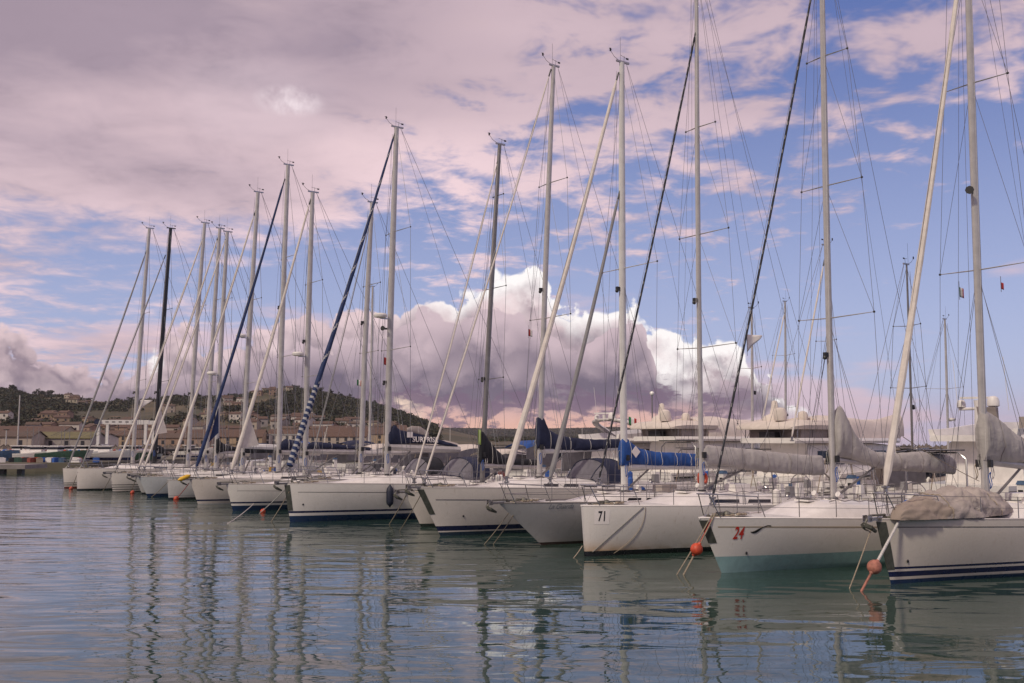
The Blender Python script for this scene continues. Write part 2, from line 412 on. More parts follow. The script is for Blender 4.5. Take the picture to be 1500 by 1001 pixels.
# ------------------------------------------------------------------ sailing boats
ALPHA = R(35)
AX = V3((cos(ALPHA), sin(ALPHA), 0)); LAT = V3((-sin(ALPHA), cos(ALPHA), 0))
def sm(t): t = max(0, min(1, t)); return t * t * (3 - 2 * t)
def lerp(a, b, t): return a + (b - a) * t
class Boat:
    def __init__(s, u, sd, alpha=ALPHA, mirror=False):
        lo, hi = 655.0, 1001.0
        for _ in range(50):
            v = (lo + hi) / 2; d = ray(u, v); p = CP - d * (CAMH / d.z)
            if p.dot(LAT) > sd: lo = v
            else: hi = v
        s.root = V3((p.x, p.y, 0)); s.vwl = v; s.al = alpha
        s.ax = V3((cos(alpha), sin(alpha), 0)); s.lat = V3((-sin(alpha), cos(alpha), 0))
    def cl(s, u, v, yo=0.0):
        """point of the plane y=yo of this boat seen at u, v: local (x, z)"""
        d = ray(u, v); o = s.root + s.lat * yo
        t = (o - CP).dot(s.lat) / d.dot(s.lat); p = CP + d * t
        return (p - s.root).dot(s.ax), p.z
    def world(s, x, y, z): return s.root + s.ax * x + s.lat * y + V3((0, 0, z))
    def setup(s, xst, fb, L, B, fs):
        s.xst = xst; s.fb = fb; s.L = L; s.B = B; s.fs = fs; s.xa = xst + L
    def xs(s, z): return s.xst * max(-.3, z / s.fb) if z < s.fb else s.xst
    def xe(s, z): return s.xa - .25 + .35 * (z / s.fs)
    def zd(s, t): return s.fs + (s.fb - s.fs) * (1 - sm(t * .9 + .05)) ** 1.1 if t < 1 else s.fs
    def bd(s, t):
        if t < .62: q = 1 - (1 - t / .62) ** 2.05; return s.B / 2 * max(q, 0) ** .86
        return s.B / 2 * (1 - .20 * ((t - .62) / .38) ** 2)
    def hy(s, t, z):
        zt = s.zd(t); w = min(1.0, max(0.0, z / zt))
        flare = lerp(.42, .93, sm(t * 1.7))
        if z >= 0: k = flare + (1 - flare) * (1 - (1 - w) ** 1.7)
        else: k = flare * max(0, 1 + z * 1.2)
        return s.bd(t) * k
    def t_of(s, x, z): return (x - s.xs(z)) / (s.xe(z) - s.xs(z))
    def pt(s, t, z, side=-1, off=0.0):
        return V3((s.xs(z) + t * (s.xe(z) - s.xs(z)), side * (s.hy(t, z) + off), z))
    def deck_z(s, x): return s.zd(max(0, min(1, (x - s.xst) / s.L)))
    def deck_b(s, x): return s.bd(max(0.0, min(1, (x - s.xst) / s.L)))

def sag(a, b, k, n=10):
    a, b = V3(a), V3(b)
    return [a.lerp(b, i / n) - V3((0, 0, k * 4 * (i / n) * (1 - i / n))) for i in range(n + 1)]

def make_sailboat(B, S):
    """B: Boat frame, S: what this boat has"""
    detail = S.get('detail', 2)
    root = empty('sailing_boat', B.root, B.al); tag(root, S['label'], 'sailing boat', S.get('group', 'sailing boats moored side by side'))
    xst, fb = B.cl(*S['stem']) if 'stem' in S else S['stemxz']
    xm, _ = B.cl(*S['mast0']); xt, zt = B.cl(*S['mast1'])
    L = S.get('L') or max(9.0, (xm - xst) * 2.45)
    B.setup(xst, fb, L, S.get('B', L * .30), S.get('fs', fb * .82))
    N, ZN = 40, 12
    # hull
    mb = MB()
    rings = []
    for i in range(N + 1):
        t = i / N; t = t ** 1.35; zt_ = B.zd(t)
        zs = [-.45, -.2, 0] + [zt_ * (k / (ZN - 3)) for k in range(1, ZN - 2)]
        near = [B.pt(t, z, -1) for z in zs]; far = [B.pt(t, z, 1) for z in zs]
        rings.append(near + far[::-1])
    mb.loft(rings, closed=True, caps=True)
    mb.build('hull', S['hull'], root, angle=50)
    # deck
    mb = MB(); rings = []
    for i in range(N + 1):
        t = (i / N) ** 1.35; z = B.zd(t); b = B.bd(t); x = B.pt(t, z).x
        rings.append([V3((x, b * q * .995, z - .012 + .05 * (1 - q * q) * min(1, b))) for q in (-1, -.6, -.2, .2, .6, 1)])
    mb.loft(rings, closed=False)
    mb.build('deck', S.get('deckm', 'deck'), root)
    # toe rail
    for sd in (-1, 1):
        MB().tube([B.pt((i / 30) ** 1.3, B.zd((i / 30) ** 1.3) + .02, sd, -.02) for i in range(31)], .028, 4).build('toe_rail', S.get('rail', 'steel'), root)
    if S.get('cove'):
        dz, th, mm = S['cove']; mb = MB(); rings = []
        for i in range(36):
            t = .03 + .95 * i / 35; z = B.zd(t) - dz
            rings.append([B.pt(t, z, -1, .004), B.pt(t, z - th, -1, .004), B.pt(t, z - th, -1, -.01), B.pt(t, z, -1, -.01)])
        mb.loft(rings).build('sheer_stripe', mm, root)
    # coachroof
    x0 = xst + (xm - xst) * S.get('c0', .45); x1 = xst + L * .66; hh = S.get('ch', .38)
    def croof(x):
        q = (x - x0) / (x1 - x0)
        return hh * sm(q * 2.4) * (1 - .12 * q)
    cr = []
    for i in range(21):
        q = i / 20; x = lerp(x0, x1, q); zb = B.deck_z(x) - .03; w = B.deck_b(x) * .66; h = croof(x) + .03
        cr.append([V3((x + k[0] * h * .3 * 0, w * k[0], zb + h * k[1])) for k in ((-1, 0), (-.94, .55), (-.84, .86), (-.5, 1.0), (0, 1.06), (.5, 1.0), (.84, .86), (.94, .55), (1, 0))])
    co = MB().loft(cr, caps=True).build('coachroof', 'gel', root)
    def side_pt(x, h, off=.006):
        w = B.deck_b(x) * .66
        return V3((x, -(w * (1 - .06 * h / .55) + off), B.deck_z(x) + croof(x) * h))
    nw = S.get('nwin', 3)
    for k in range(nw):
        xa = lerp(x0, x1, .38 + .58 * k / nw); xb = xa + (x1 - x0) * .58 / nw * .72
        for sd in (1, -1):
            P = [side_pt(xa, .22), side_pt(xb, .22), side_pt(xb + .05, .5), side_pt(xa + .08, .5)]
            P = [V3((p.x, p.y * sd, p.z)) for p in P]; Q = [V3((p.x, p.y - .02 * sd * -1, p.z)) for p in P]
            MB().loft([P, Q]).build('window', 'glass', co)
    if detail > 0:
        for k, q in enumerate((.10, .34, .62)):
            x = lerp(x0, x1, q) if k else (xst + x0) / 2 + .1; z = B.deck_z(x) + (croof(x) * 1.04 if k else .05)
            hb = MB().box((x, 0, z + .03), (.5, .5, .05)).build('hatch', 'gel', root); MB().box((x, 0, z + .06), (.42, .42, .03)).build('hatch_glass', 'glass', hb)
        for sd in (-1, 1):
            pts = []
            for i in range(9):
                x = lerp(x0, x1, .35 + .55 * i / 8); pts.append(V3((x, sd * B.deck_b(x) * .48, B.deck_z(x) + croof(x) * 1.0 + .02 + (.05 if i % 2 else 0))))
            MB().tube(pts, .016, 5).build('grab_rail', 'steel', root)
    # cockpit coamings and wheel
    for sd in (-1, 1):
        mb = MB(); rr = []
        for i in range(8):
            x = lerp(x1 - .1, B.xa - .5, i / 7); w = B.deck_b(x) * .62 * sd; z = B.deck_z(x)
            rr.append([V3((x, w - .09, z)), V3((x, w - .06, z + .26)), V3((x, w + .06, z + .26)), V3((x, w + .1, z))])
        mb.loft(rr).build('coaming', 'gel', root)
        if detail > 1:
            for xx in (x1 + .3, x1 + 1.5):
                z = B.deck_z(xx) + .24; w = B.deck_b(xx) * .62 * sd
                MB().loft([[V3((xx + cos(a) * r_, w + sin(a) * r_, z + h_)) for a in [2 * pi * k / 10 for k in range(10)]] for r_, h_ in ((.08, 0), (.075, .05), (.05, .09), (.07, .15), (.07, .17))]).build('winch', 'steel', root)
    xw = B.xa - 1.6; zw = B.deck_z(xw)
    w = MB().box((xw - .15, 0, zw + .3), (.25, .3, .75)).build('wheel_pedestal', 'gel', root)
    MB().tube([V3((xw, cos(a) * .45, zw + .55 + sin(a) * .45)) for a in [2 * pi * k / 20 for k in range(21)]], .016, 5, caps=False).build('steering_wheel', 'steel', w)
    # ---- mast
    zdk = B.deck_z(xm) + croof(xm) - .02
    r0 = S.get('mr', .10); mm = S.get('mastm', 'alu')
    def mp(z): q = (z - zdk) / (zt - zdk); return V3((lerp(xm, xt, q) - .05 * sin(pi * min(1, max(0, q))) * (zt / 20), 0, z))
    zz = [lerp(zdk, zt, i / 14) for i in range(15)]
    ma = MB().tube([mp(z) for z in zz], [r0 * (1 if i < 10 else 1 - .12 * (i - 9) / 5 * 2) for i in range(15)], 10, oval=.72, up=(0, 1, 0)).build('mast', mm, root)
    MB().loft([[V3((xm + cos(a) * r_ * 1.3, sin(a) * r_, zdk + h_)) for a in [2 * pi * k / 12 for k in range(12)]] for r_, h_ in ((r0 * 1.5, -.02), (r0 * 1.4, .06), (r0 * 1.05, .1))]).build('mast_collar', S.get('collarm', 'dark'), ma)
    # masthead gear
    top = mp(zt)
    MB().box((top.x + .04, 0, zt + .03), (.42 * max(1, r0 / .1), .07, .07)).build('masthead', 'steel' if mm != 'black' else 'black', ma)
    mb = MB(); mb.tube([(top.x - .12, 0, zt + .04), (top.x - .38, 0, zt + .16), (top.x - .55, 0, zt + .34)], .010, 4); mb.box((top.x - .56, 0, zt + .38), (.06, .03, .12)); mb.tube([(top.x - .66, -.05, zt + .40), (top.x - .46, .05, zt + .42)], .012, 4)
    mb.build('wind_transducer', 'dark', ma)
    mb = MB(); mb.tube([(top.x + .1, 0, zt + .05), (top.x + .12, 0, zt + .28)], .009, 4); mb.tube([(top.x - .06, 0, zt + .28), (top.x + .34, .1, zt + .25)], .008, 4); mb.box((top.x + .36, .1, zt + .25), (.12, .01, .07))
    mb.build('wind_vane', 'dark', ma)
    if S.get('vhf', True): MB().tube([(top.x, .08, zt), (top.x, .08, zt + 1.0)], .006, 3).build('radio_antenna', 'dark', ma)
    # spreaders and shrouds
    tips = {-1: [], 1: []}
    for q, ln in S.get('spr', [(.38, 1.25), (.70, .95)]):
        if isinstance(q, str): pass
        z = q if q > 2 else lerp(zdk, zt, q)
        for sd in (-1, 1):
            p = mp(z); tp = p + V3((ln * .22, sd * ln, ln * .06)); tips[sd].append(tp)
            sp_ = MB().tube([p, p.lerp(tp, .5), tp], [.032, .028, .018], 5, oval=.6).build('spreader', mm if mm != 'paint' else 'paint', ma)
            MB().ball(tp, .04, 6).build('spreader_tip', 'dark', sp_)
    fz = S.get('hound', 1.0); ztop = lerp(zdk, zt, fz) if fz <= 1 else fz
    wr = S.get('wire', .0075)
    for sd in (-1, 1):
        chx = xm + .28; chy = sd * B.deck_b(chx) * .93; ch = V3((chx, chy, B.deck_z(chx)))
        ts = sorted(tips[sd], key=lambda p: p.z)
        MB().tube([ch] + ts + [mp(ztop - .1)], wr, 4, caps=False).build('cap_shroud', 'wire', root)
        MB().tube([ch + V3((-.12, -sd * .1, 0)), mp(ts[0].z - .1)] if ts else [ch, mp(lerp(zdk, zt, .5))], wr, 4, caps=False).build('lower_shroud', 'wire', root)
        MB().tube([ch + V3((.22, -sd * .1, 0)), mp(ts[0].z - .18)] if ts else [ch, mp(lerp(zdk, zt, .5))], wr, 4, caps=False).build('aft_lower_shroud', 'wire', root)
        for a, b in zip(ts, ts[1:]):
            MB().tube([a, mp(b.z - .1)], wr * .9, 4, caps=False).build('diagonal_shroud', 'wire', root)
        # turnbuckle covers
        MB().tube([ch, ch.lerp(ts[0] if ts else mp(zt), .07)], .016, 5).build('turnbuckle', 'steel', root)
    # backstay(s)
    tb = top + V3((.22, 0, 0)); qt = V3((B.xa - .1, 0, B.fs + .1)); sp2 = V3(tb).lerp(qt, .80)
    if S.get('splitback', True):
        MB().tube([tb, sp2, V3((B.xa - .1, -.9, B.fs + .1))], wr, 4, caps=False).build('backstay', 'wire', root)
        MB().tube([sp2, V3((B.xa - .1, .9, B.fs + .1))], wr, 4, caps=False).build('backstay_leg', 'wire', root)
    else: MB().tube([tb, qt], wr, 4, caps=False).build('backstay', 'wire', root)
    for k in range(S.get('runners', 0)):
        sd = -1 if k % 2 == 0 else 1
        MB().tube([mp(ztop - .2), V3((B.xa - 1.0, sd * B.deck_b(B.xa - 1) * .95, B.fs))], wr * .9, 4, caps=False).build('running_backstay', 'wire', root)
    # topping lift + halyards led forward / along the mast
    MB().tube([tb + V3((.05, .03, -.05)), V3((xm + (B.xa - xm) * .62, .03, zdk + 1.6))], wr * .75, 4, caps=False).build('topping_lift', 'wire', root)
    for k in range(S.get('hal', 3)):
        yy = (-1) ** k * (r0 + .02); dx_ = -.05 - .16 * k
        MB().tube([mp(zt - .3) + V3((-.12, yy, 0)), V3((xm + dx_ - .25, yy * (1 + k), zdk + .05))], .006, 4, caps=False).build('halyard', 'ropew' if k % 2 else 'wire', root)
    # boom + cover
    hz_ = zdk + S.get('boomh', 1.0)
    if 'boom' in S:
        (ua, va), (ub, vb) = S['boom']; pa = B.cl(ua, va); pb = B.cl(ub, vb)
    else: pa = (xm + .12, hz_); pb = (xm + L * S.get('boomL', .36), hz_ + .12)
    bo = MB().tube([V3((pa[0], 0, pa[1])), V3((pb[0], 0, pb[1]))], S.get('br', .085), 8, oval=1.25).build('boom', S.get('boomm', 'alu'), root)
    MB().tube([V3((xm + r0, 0, zdk + .15)), V3((lerp(pa[0], pb[0], .32), 0, lerp(pa[1], pb[1], .32) - .06))], [.045, .035], 6).build('boom_vang', 'alud', root)
    xs_ = lerp(pa[0], pb[0], .8)
    mb = MB()
    for k in (-.06, .06): mb.tube([V3((xs_, k, lerp(pa[1], pb[1], .8) - .08)), V3((xs_ + .1, k * 3, B.deck_z(xs_) + .25))], .009, 4)
    mb.build('mainsheet', 'ropeg', root)
    def cover(name, prof, mm_, wd=.17, ties=0, par=bo, seed=0):
        """sail cover: prof = [(u, vtop, vbottom)] seen in the centre plane"""
        P = [(B.cl(u, a), B.cl(u, b)) for u, a, b in prof]
        xs2 = [(p[0][0] + p[1][0]) / 2 for p in P]; n = 84; rings = []
        for i in range(n + 1):
            x = lerp(xs2[0], xs2[-1], i / n); j = 0
            while j < len(xs2) - 2 and x > xs2[j + 1]: j += 1
            q = (x - xs2[j]) / (xs2[j + 1] - xs2[j])
            za = lerp(P[j][0][1], P[j + 1][0][1], q); zb = lerp(P[j][1][1], P[j + 1][1][1], q)
            hgt = za - zb; w0 = wd * (.55 + .45 * min(1, hgt / .9)) * (1.0 if 0 < i < n else .75)
            ring = []
            for k in range(14):
                a = 2 * pi * k / 14; cx, cz = sin(a), cos(a)
                wob_ = 1 + .26 * mnoise.noise(V3((x * 2.6 + seed + cz * 1.2, cz * 1.5 + x * .6, cx * 1.2 + seed))) + .14 * mnoise.noise(V3((x * 6 - cz * 2.5, cz * 3, seed))) - .22 * max(0, 1 - 5 * abs(mnoise.noise(V3((x * 3.2 - cz * 2.2 * hgt, cz * .8 + seed, 2))))) ** 1.5
                yv = w0 * (abs(cx) ** .8) * (1 if cx > 0 else -1) * (1.0 - .45 * max(0, cz)) * wob_
                ring.append(V3((x + .02 * cx, yv, (za + zb) / 2 + hgt / 2 * (abs(cz) ** .8) * (1 if cz > 0 else -1) + (0.02 * mnoise.noise(V3((x * 3, 5 + seed, 0))) if abs(cz) > .5 else 0))))
            rings.append(ring)
        o = MB().loft(rings).build(name, mm_, par, angle=70)
        for k in range(ties):
            r_ = rings[int((k + .6) / ties * n * .97)]
            c_ = sum(r_, V3()) / len(r_)
            MB().tube([c_ + (p - c_) * 1.03 for p in r_ + r_[:1]], .007 if S.get('thin') else .010, 4, caps=False).build('sail_tie', S.get('tiem', 'ropew'), o)
        return o, rings
    for k, cdef in enumerate(S.get('covers', [])):
        o, rings = cover(cdef.get('name', 'sail_cover'), cdef['prof'], cdef['m'], cdef.get('w', .17), cdef.get('ties', 4), seed=k + S.get('seed', 0) * 3.1)
        if cdef.get('text'):
            tx, uu, vv, hpx = cdef['text']; cx_, cz_ = B.cl(uu, vv); sc2 = hpx
            vs, fs = text_mesh(tx, sc2, bold=.010, spacing=1.1)
            slope = cdef.get('slope', 0)
            def ysurf(x, z):
                best = -.12
                i = min(range(len(rings)), key=lambda i: abs(rings[i][0].x - x)); r_ = [p for p in rings[i] if p.y < 0]
                r_.sort(key=lambda p: p.z)
                for a, b in zip(r_, r_[1:]):
                    if a.z <= z <= b.z: best = lerp(a.y, b.y, (z - a.z) / max(1e-5, b.z - a.z))
                return best
            nv = []
            for p in vs:
                x = cx_ + p.x * .92; z = cz_ + p.y + p.x * slope
                nv.append((x, ysurf(x, z) - .035, z))
            mb = MB(); mb.add(nv, fs); mb.build('lettering', 'whitep', o, smooth=False)
        if cdef.get('patch'):
            uu, vv, w_, h_, rot = cdef['patch']; cx_, cz_ = B.cl(uu, vv)
            mb = MB(); mb.box((0, 0, 0), (w_, .012, h_), M4=Matrix.Rotation(rot, 3, 'Y')); ob = mb.build('cloth_patch', 'whitep', o, smooth=False); ob.location = (cx_, -cdef.get('w', .17) * .93 - .012, cz_)
    # ---- furled head sails
    for st_ in S.get('stays', []):
        tp_ = V3((*B.cl(*st_['top']), 0)); bt_ = V3((*B.cl(*st_['bot']), 0))
        tp_ = V3((tp_.x, 0, tp_.y)); bt_ = V3((bt_.x, 0, bt_.y))
        foot = V3((st_.get('fx', xst + .15), 0, B.deck_z(st_.get('fx', xst + .15))))
        dirv = (tp_ - bt_)
        MB().tube([foot, bt_, tp_, tp_ + dirv.normalized() * st_.get('ext', .3)], wr, 4, caps=False).build('forestay', 'wire', root)
        n = st_.get('n', 40); ra, rb = st_['r']; pts, rad = [], []
        for i in range(n + 1):
            q = i / n; p = bt_.lerp(tp_, q)
            p = p + V3((.06 * sin(pi * q) * dirv.length / 15, 0, -.10 * sin(pi * q) * dirv.length / 15))
            pts.append(p); rad.append(lerp(ra, rb, q ** .8) * (1 + .10 * mnoise.noise(V3((q * 25, ra * 50, 0)))) * (.45 if i in (0, n) else 1))
        sty = st_.get('style')
        if sty == 'helix':
            mf = lambda i, k: (1 if ((k - i * .42) % 12) < 1.4 else 0) if i > n * .24 else (1 if (i + k // 3) % 5 < 2 else 0)
            fs_ = MB().tube(pts, rad, 12, mfun=mf).build('furled_genoa', ['sailn', 'tape'], root)
        elif sty == 'dash':
            mf = lambda i, k: 1 if (k + i * 2) % 8 < 1 else 0
            fs_ = MB().tube(pts, rad, 8, mfun=mf).build('furled_genoa', ['blackrope', 'sailg'], root)
        else: fs_ = MB().tube(pts, rad, 9).build('furled_genoa', st_.get('m', 'sailw'), root)
        MB().loft([[bt_ + V3((cos(a) * r_, sin(a) * r_, h_)) for a in [2 * pi * k / 12 for k in range(12)]] for r_, h_ in ((.05, -.22), (.10, -.20), (.10, -.17), (.05, -.15), (.05, -.06), (.10, -.04), (.10, -.01))]).build('furling_drum', 'steel', root)
        MB().tube([tp_, tp_ + dirv.normalized() * .35], .035, 6).build('halyard_swivel', 'dark', root)
        if st_.get('clew'):
            P = [B.cl(*q) for q in st_['clew']]
            mb = MB(); n_ = len(P)
            mb.prism([(a, b) for a, b in P], -.02, .02)
            mb.build('sail_clew', st_.get('cm', 'sailw'), fs_, smooth=False)
    for rp in S.get('ropes', []):
        a = B.cl(*rp[0]); b = B.cl(*rp[1])
        MB().tube(sag((a[0], -.05, a[1]), (b[0], -.05, b[1]), rp[3] if len(rp) > 3 else 0), rp[4] if len(rp) > 4 else .009, 4, caps=False).build('control_line', rp[2], root)
    # mast fittings
    for kind, q in S.get('fit', [('light', .30)]):
        p = mp(q if q > 2 else lerp(zdk, zt, q))
        if kind == 'light':
            MB().box((p.x - r0 - .08, 0, p.z), (.14, .10, .13)).ball((p.x - r0 - .12, 0, p.z - .09), .07, 8).build('deck_light', 'dark', ma)
        if kind == 'radar':
            MB().loft([[V3((p.x - r0 - .38 + cos(a) * r_, sin(a) * r_, p.z + h_)) for a in [2 * pi * k / 16 for k in range(16)]] for r_, h_ in ((.18, -.12), (.30, -.09), (.32, 0), (.27, .08), (.05, .11))]).build('radar_dome', 'gel', ma)
            MB().box((p.x - r0 - .15, 0, p.z - .14), (.4, .10, .05)).build('radar_bracket', 'steel', ma)
        if kind == 'horn':
            MB().tube([(p.x - r0, 0, p.z), (p.x - r0 - .15, 0, p.z), (p.x - r0 - .30, -.1, p.z)], [.04, .05, .12], 8).build('loudspeaker', 'dark', ma)
        if kind == 'reflector':
            MB().tube([(p.x - r0 - .05, 0, p.z - .3), (p.x - r0 - .05, 0, p.z + .3)], .05, 8).build('radar_reflector', 'whitep', ma)
    # halyard coils at the mast foot, dark clutches
    if detail > 0:
        for k in range(5):
            a = 2 * pi * k / 5 + .5; c_ = V3((xm + cos(a) * (r0 + .06), sin(a) * (r0 + .09), zdk + .9 + .25 * (k % 3)))
            MB().tube([c_ + V3((cos(b) * .05, .02 * sin(3 * b), sin(b) * .22 - .1)) for b in [2 * pi * j / 12 for j in range(13)]], .014, 4, caps=False).build('rope_coil', ('ropew', 'rope', 'ropeg', 'ropeblue', 'ropew')[k], root)
        for sd in (-1, 1):
            MB().box((xm, sd * (r0 + .05), zdk + 1.25), (.13, .08, .2)).build('mast_winch', 'dark', ma)
    # ---- pulpit, stanchions, lifelines, pushpit
    ph = .58
    bw0 = max(.25, B.deck_b(xst + 1.3))
    mb = MB()
    def dkp(x, sd, h, k=.95): return V3((x, sd * B.deck_b(x) * k, B.deck_z(x) + h))
    xp = xst + 1.45
    arc = [dkp(xp, -1, ph), dkp(xst + .75, -1, ph + .04), V3((xst + .10, -.16, B.deck_z(xst) + ph + .06)), V3((xst + .02, 0, B.deck_z(xst) + ph + .06)), V3((xst + .10, .16, B.deck_z(xst) + ph + .06)), dkp(xst + .75, 1, ph + .04), dkp(xp, 1, ph)]
    mb.tube(arc, .016, 6)
    for sd in (-1, 1):
        mb.tube([dkp(xp, sd, ph), dkp(xp + .22, sd, 0)], .014, 5); mb.tube([V3((xst + .18, sd * .19, B.deck_z(xst) + ph + .06)), dkp(xst + .5, sd, 0)], .014, 5)
        mb.tube([dkp(xp + .1, sd, ph * .5), V3((xst + .32, sd * .19, B.deck_z(xst) + ph * .52))], .012, 5)
    mb.build('pulpit', 'steel', root)
    ns = 6; sx = [lerp(xp, B.xa - 1.3, (k + 1) / (ns + 1)) for k in range(ns)]
    for sd in (-1, 1):
        for x in sx:
            MB().tube([dkp(x, sd, 0), dkp(x, sd, ph)], .0125, 5).build('stanchion', 'steel', root)
        for hh2 in (ph, ph * .52):
            MB().tube([dkp(xp, sd, hh2)] + [dkp(x, sd, hh2 - .005) for x in sx] + [dkp(B.xa - 1.2, sd, hh2)], .006, 4, caps=False).build('lifeline', 'wire', root)
    xq = B.xa - 1.2
    for sd in (-1, 1):
        mb = MB()
        for hh2 in (ph, ph * .52): mb.tube([dkp(xq, sd, hh2), dkp(B.xa - .15, sd, hh2), V3((B.xa, sd * B.deck_b(B.xa) * .6, B.fs + hh2))], .016, 5)
        for x in (xq, B.xa - .15): mb.tube([dkp(x, sd, 0), dkp(x, sd, ph)], .014, 5)
        mb.build('pushpit', 'steel', root)
    # gear carried on deck and on the stern rail
    rr_ = random.Random(int(S.get('seed', 1) * 10))
    if rr_.random() < .45:
        c_ = dkp(B.xa - .5, -1, .42); mb = MB(); mb.tube([c_ + V3((cos(a_) * .24, -.05, sin(a_) * .24)) for a_ in [pi * (-.3 + 1.6 * j / 12) for j in range(13)]], .075, 7)
        mb.build('horseshoe_buoy', rr_.choice(('orange', 'yellow', 'whitep', 'whitep')), root)
    if rr_.random() < .6:
        c_ = dkp(B.xa - .1, -1, .45); mb = MB(); mb.box(c_, (.22, .24, .34), taper=.8); mb.tube([c_, c_ - V3((0, 0, .7))], [.06, .04], 6); mb.build('outboard_motor', rr_.choice(('dark', 'sailg', 'gel')), root)
    MB().tube([V3((B.xa - .1, .5, B.fs)), V3((B.xa + .35, .5, B.fs + 1.5))], .016, 5).build('ensign_staff', 'teak', root)
    if rr_.random() < .55:
        c_ = V3((B.xa - .45, 0, B.fs)); mb = MB()
        mb.tube([c_ + V3((0, -1.1, .1)), c_ + V3((.1, -1.05, 1.75)), c_ + V3((.1, -.8, 1.95)), c_ + V3((.1, .8, 1.95)), c_ + V3((.1, 1.05, 1.75)), c_ + V3((0, 1.1, .1))], .03, 6)
        ar = mb.build('stern_arch', 'steel', root); MB().box(c_ + V3((.1, 0, 2.03)), (.9, 1.5, .04)).build('solar_panel', 'glass', ar)
    if rr_.random() < .6:
        mb = MB(); x_ = x1 - .9; mb.box((x_ , 0, B.deck_z(x_) + croof(x_) + .14), (.75, .5, .30)); mb.build('liferaft_canister', rr_.choice(('gel', 'gel', 'beige')), root)
    for sd in (-1, 1):
        x_ = lerp(x0, x1, .55); z_ = B.deck_z(x_) + croof(x_)
        MB().tube([V3((x_, sd * .42, z_)), V3((x_, sd * .42, z_ + .16)), V3((x_ - .12, sd * .42, z_ + .22))], [.05, .06, .085], 8).build('ventilator', 'gel', root)
    for k in range(rr_.randint(2, 4)):
        x_ = lerp(xm + .8, B.xa - 1.4, rr_.random()); c_ = dkp(x_, rr_.choice((-1, -1, 1)), rr_.uniform(.15, .45), .99)
        mb = MB().tube([c_ - V3((0, 0, .30)), c_ - V3((0, 0, .24)), c_ + V3((0, 0, .22)), c_ + V3((0, 0, .28))], [.04, .11, .11, .03], 8)
        mb.build('stowed_fender', rr_.choice(('rubber', 'gel', 'ropeblue', 'whitep')), root)
    for k in range(rr_.randint(1, 3)):
        x_ = lerp(x1, B.xa - .6, rr_.random()); w_ = B.deck_b(x_) * .6 * rr_.choice((-1, 1)); c_ = V3((x_, w_, B.deck_z(x_) + .42))
        MB().box(c_, (.3, .2, .36), taper=.85).build('deck_bag', rr_.choice(('ropeblue', 'yellow', 'dullred', 'sailg', 'navy', 'whitep', 'dullblue')), root)
    # bow roller, anchor, windlass
    zb = B.deck_z(xst)
    if S.get('anchor', True):
        MB().box((xst - .08, 0, zb + .03), (.62, .16, .07)).box((xst - .36, -.07, zb + .05), (.16, .02, .16)).box((xst - .36, .07, zb + .05), (.16, .02, .16)).build('bow_roller', 'steel', root)
        mb = MB(); mb.tube([(xst + .35, 0, zb + .12), (xst - .30, 0, zb + .12), (xst - .50, 0, zb - .10)], .028, 6)
        for sd in (-1, 1):
            mb.loft([[V3((xst - .52, 0, zb - .02)), V3((xst - .46, 0, zb - .16)), V3((xst - .50, 0, zb - .13))], [V3((xst - .42, sd * .16, zb - .10)), V3((xst - .33, sd * .10, zb - .24)), V3((xst - .38, sd * .14, zb - .18))], [V3((xst - .16, sd * .13, zb - .24)), V3((xst - .14, sd * .03, zb - .30)), V3((xst - .15, sd * .08, zb - .29))]])
        mb.build('anchor', 'galv', root, angle=20)
    if S.get('plate'):
        mb = MB(); rings = []; pw_ = .17 / L; zl = S['plate']
        for i in range(9):
            z = lerp(fb * zl, fb * .97, i / 8)
            rings.append([B.pt(.0, z, -1, .012) + V3((-.02, 0, 0)), B.pt(pw_, z, -1, .010), B.pt(pw_, z, -1, -.02), B.pt(pw_, z, 1, -.02), B.pt(pw_, z, 1, .010), B.pt(.0, z, 1, .012) + V3((-.02, 0, 0))])
        mb.loft(rings).build('stem_plate', 'plate', root)
    if detail > 0:
        MB().box((xst + .9, 0, zb + .06), (.3, .24, .16)).ball((xst + .9, -.14, zb + .1), .09, 8).build('windlass', 'galv', root)
        mb = MB()
        mb.tube([(xst + .30 + .07 * k, .10 * sin(k * 1.3) * min(1, k / 4), zb + .06 + .025 * sin(k * 2.1)) for k in range(16)], .032, 5)
        mb.build('anchor_chain', 'galv', root)
        mb = MB()
        for k in range(3):
            c_ = V3((xst + .55 + k * .35, -B.deck_b(xst + .55 + k * .35) * .5, zb + .03 + .03 * k))
            mb.tube([c_ + V3((cos(a) * .16 * (1 + .1 * sin(5 * a)), sin(a) * .10, .02 * sin(3 * a + k))) for a in [2 * pi * j / 14 * 3 for j in range(15)]], .017, 4)
        mb.build('coiled_mooring_rope', 'rope', root)
        for sd in (-1, 1):
            for x in (xst + .6, xm + .8):
                MB().tube([dkp(x - .13, sd, .05, .9), dkp(x + .13, sd, .05, .9)], .018, 5).build('cleat', 'steel', root)
        # portlight in topsides, cockpit instruments, a life ring, jerry cans
    # sprayhood
    if S.get('hood'):
        hm, wm = S['hood']; xh = x1 - .55 + S.get('hoodx', 0); wh = B.deck_b(xh) * .62; zh = B.deck_z(xh) + .3; H = S.get('hoodh', .82)
        def arch(x, w, h, z, n=13):
            return [V3((x + .0, -w * cos(pi * k / (n - 1)) * 1.0, z + h * max(0, sin(pi * k / (n - 1))) ** .55)) for k in range(n)]
        front = arch(xh - .85, wh * .92, .16, zh - .06); mid = arch(xh - .28, wh, H, zh - .08); back = arch(xh + .62, wh, H * .98, zh - .05)
        h_ = MB().loft([mid, arch(xh + .15, wh, H * 1.04, zh - .06), back], closed=False).build('sprayhood', hm, root)
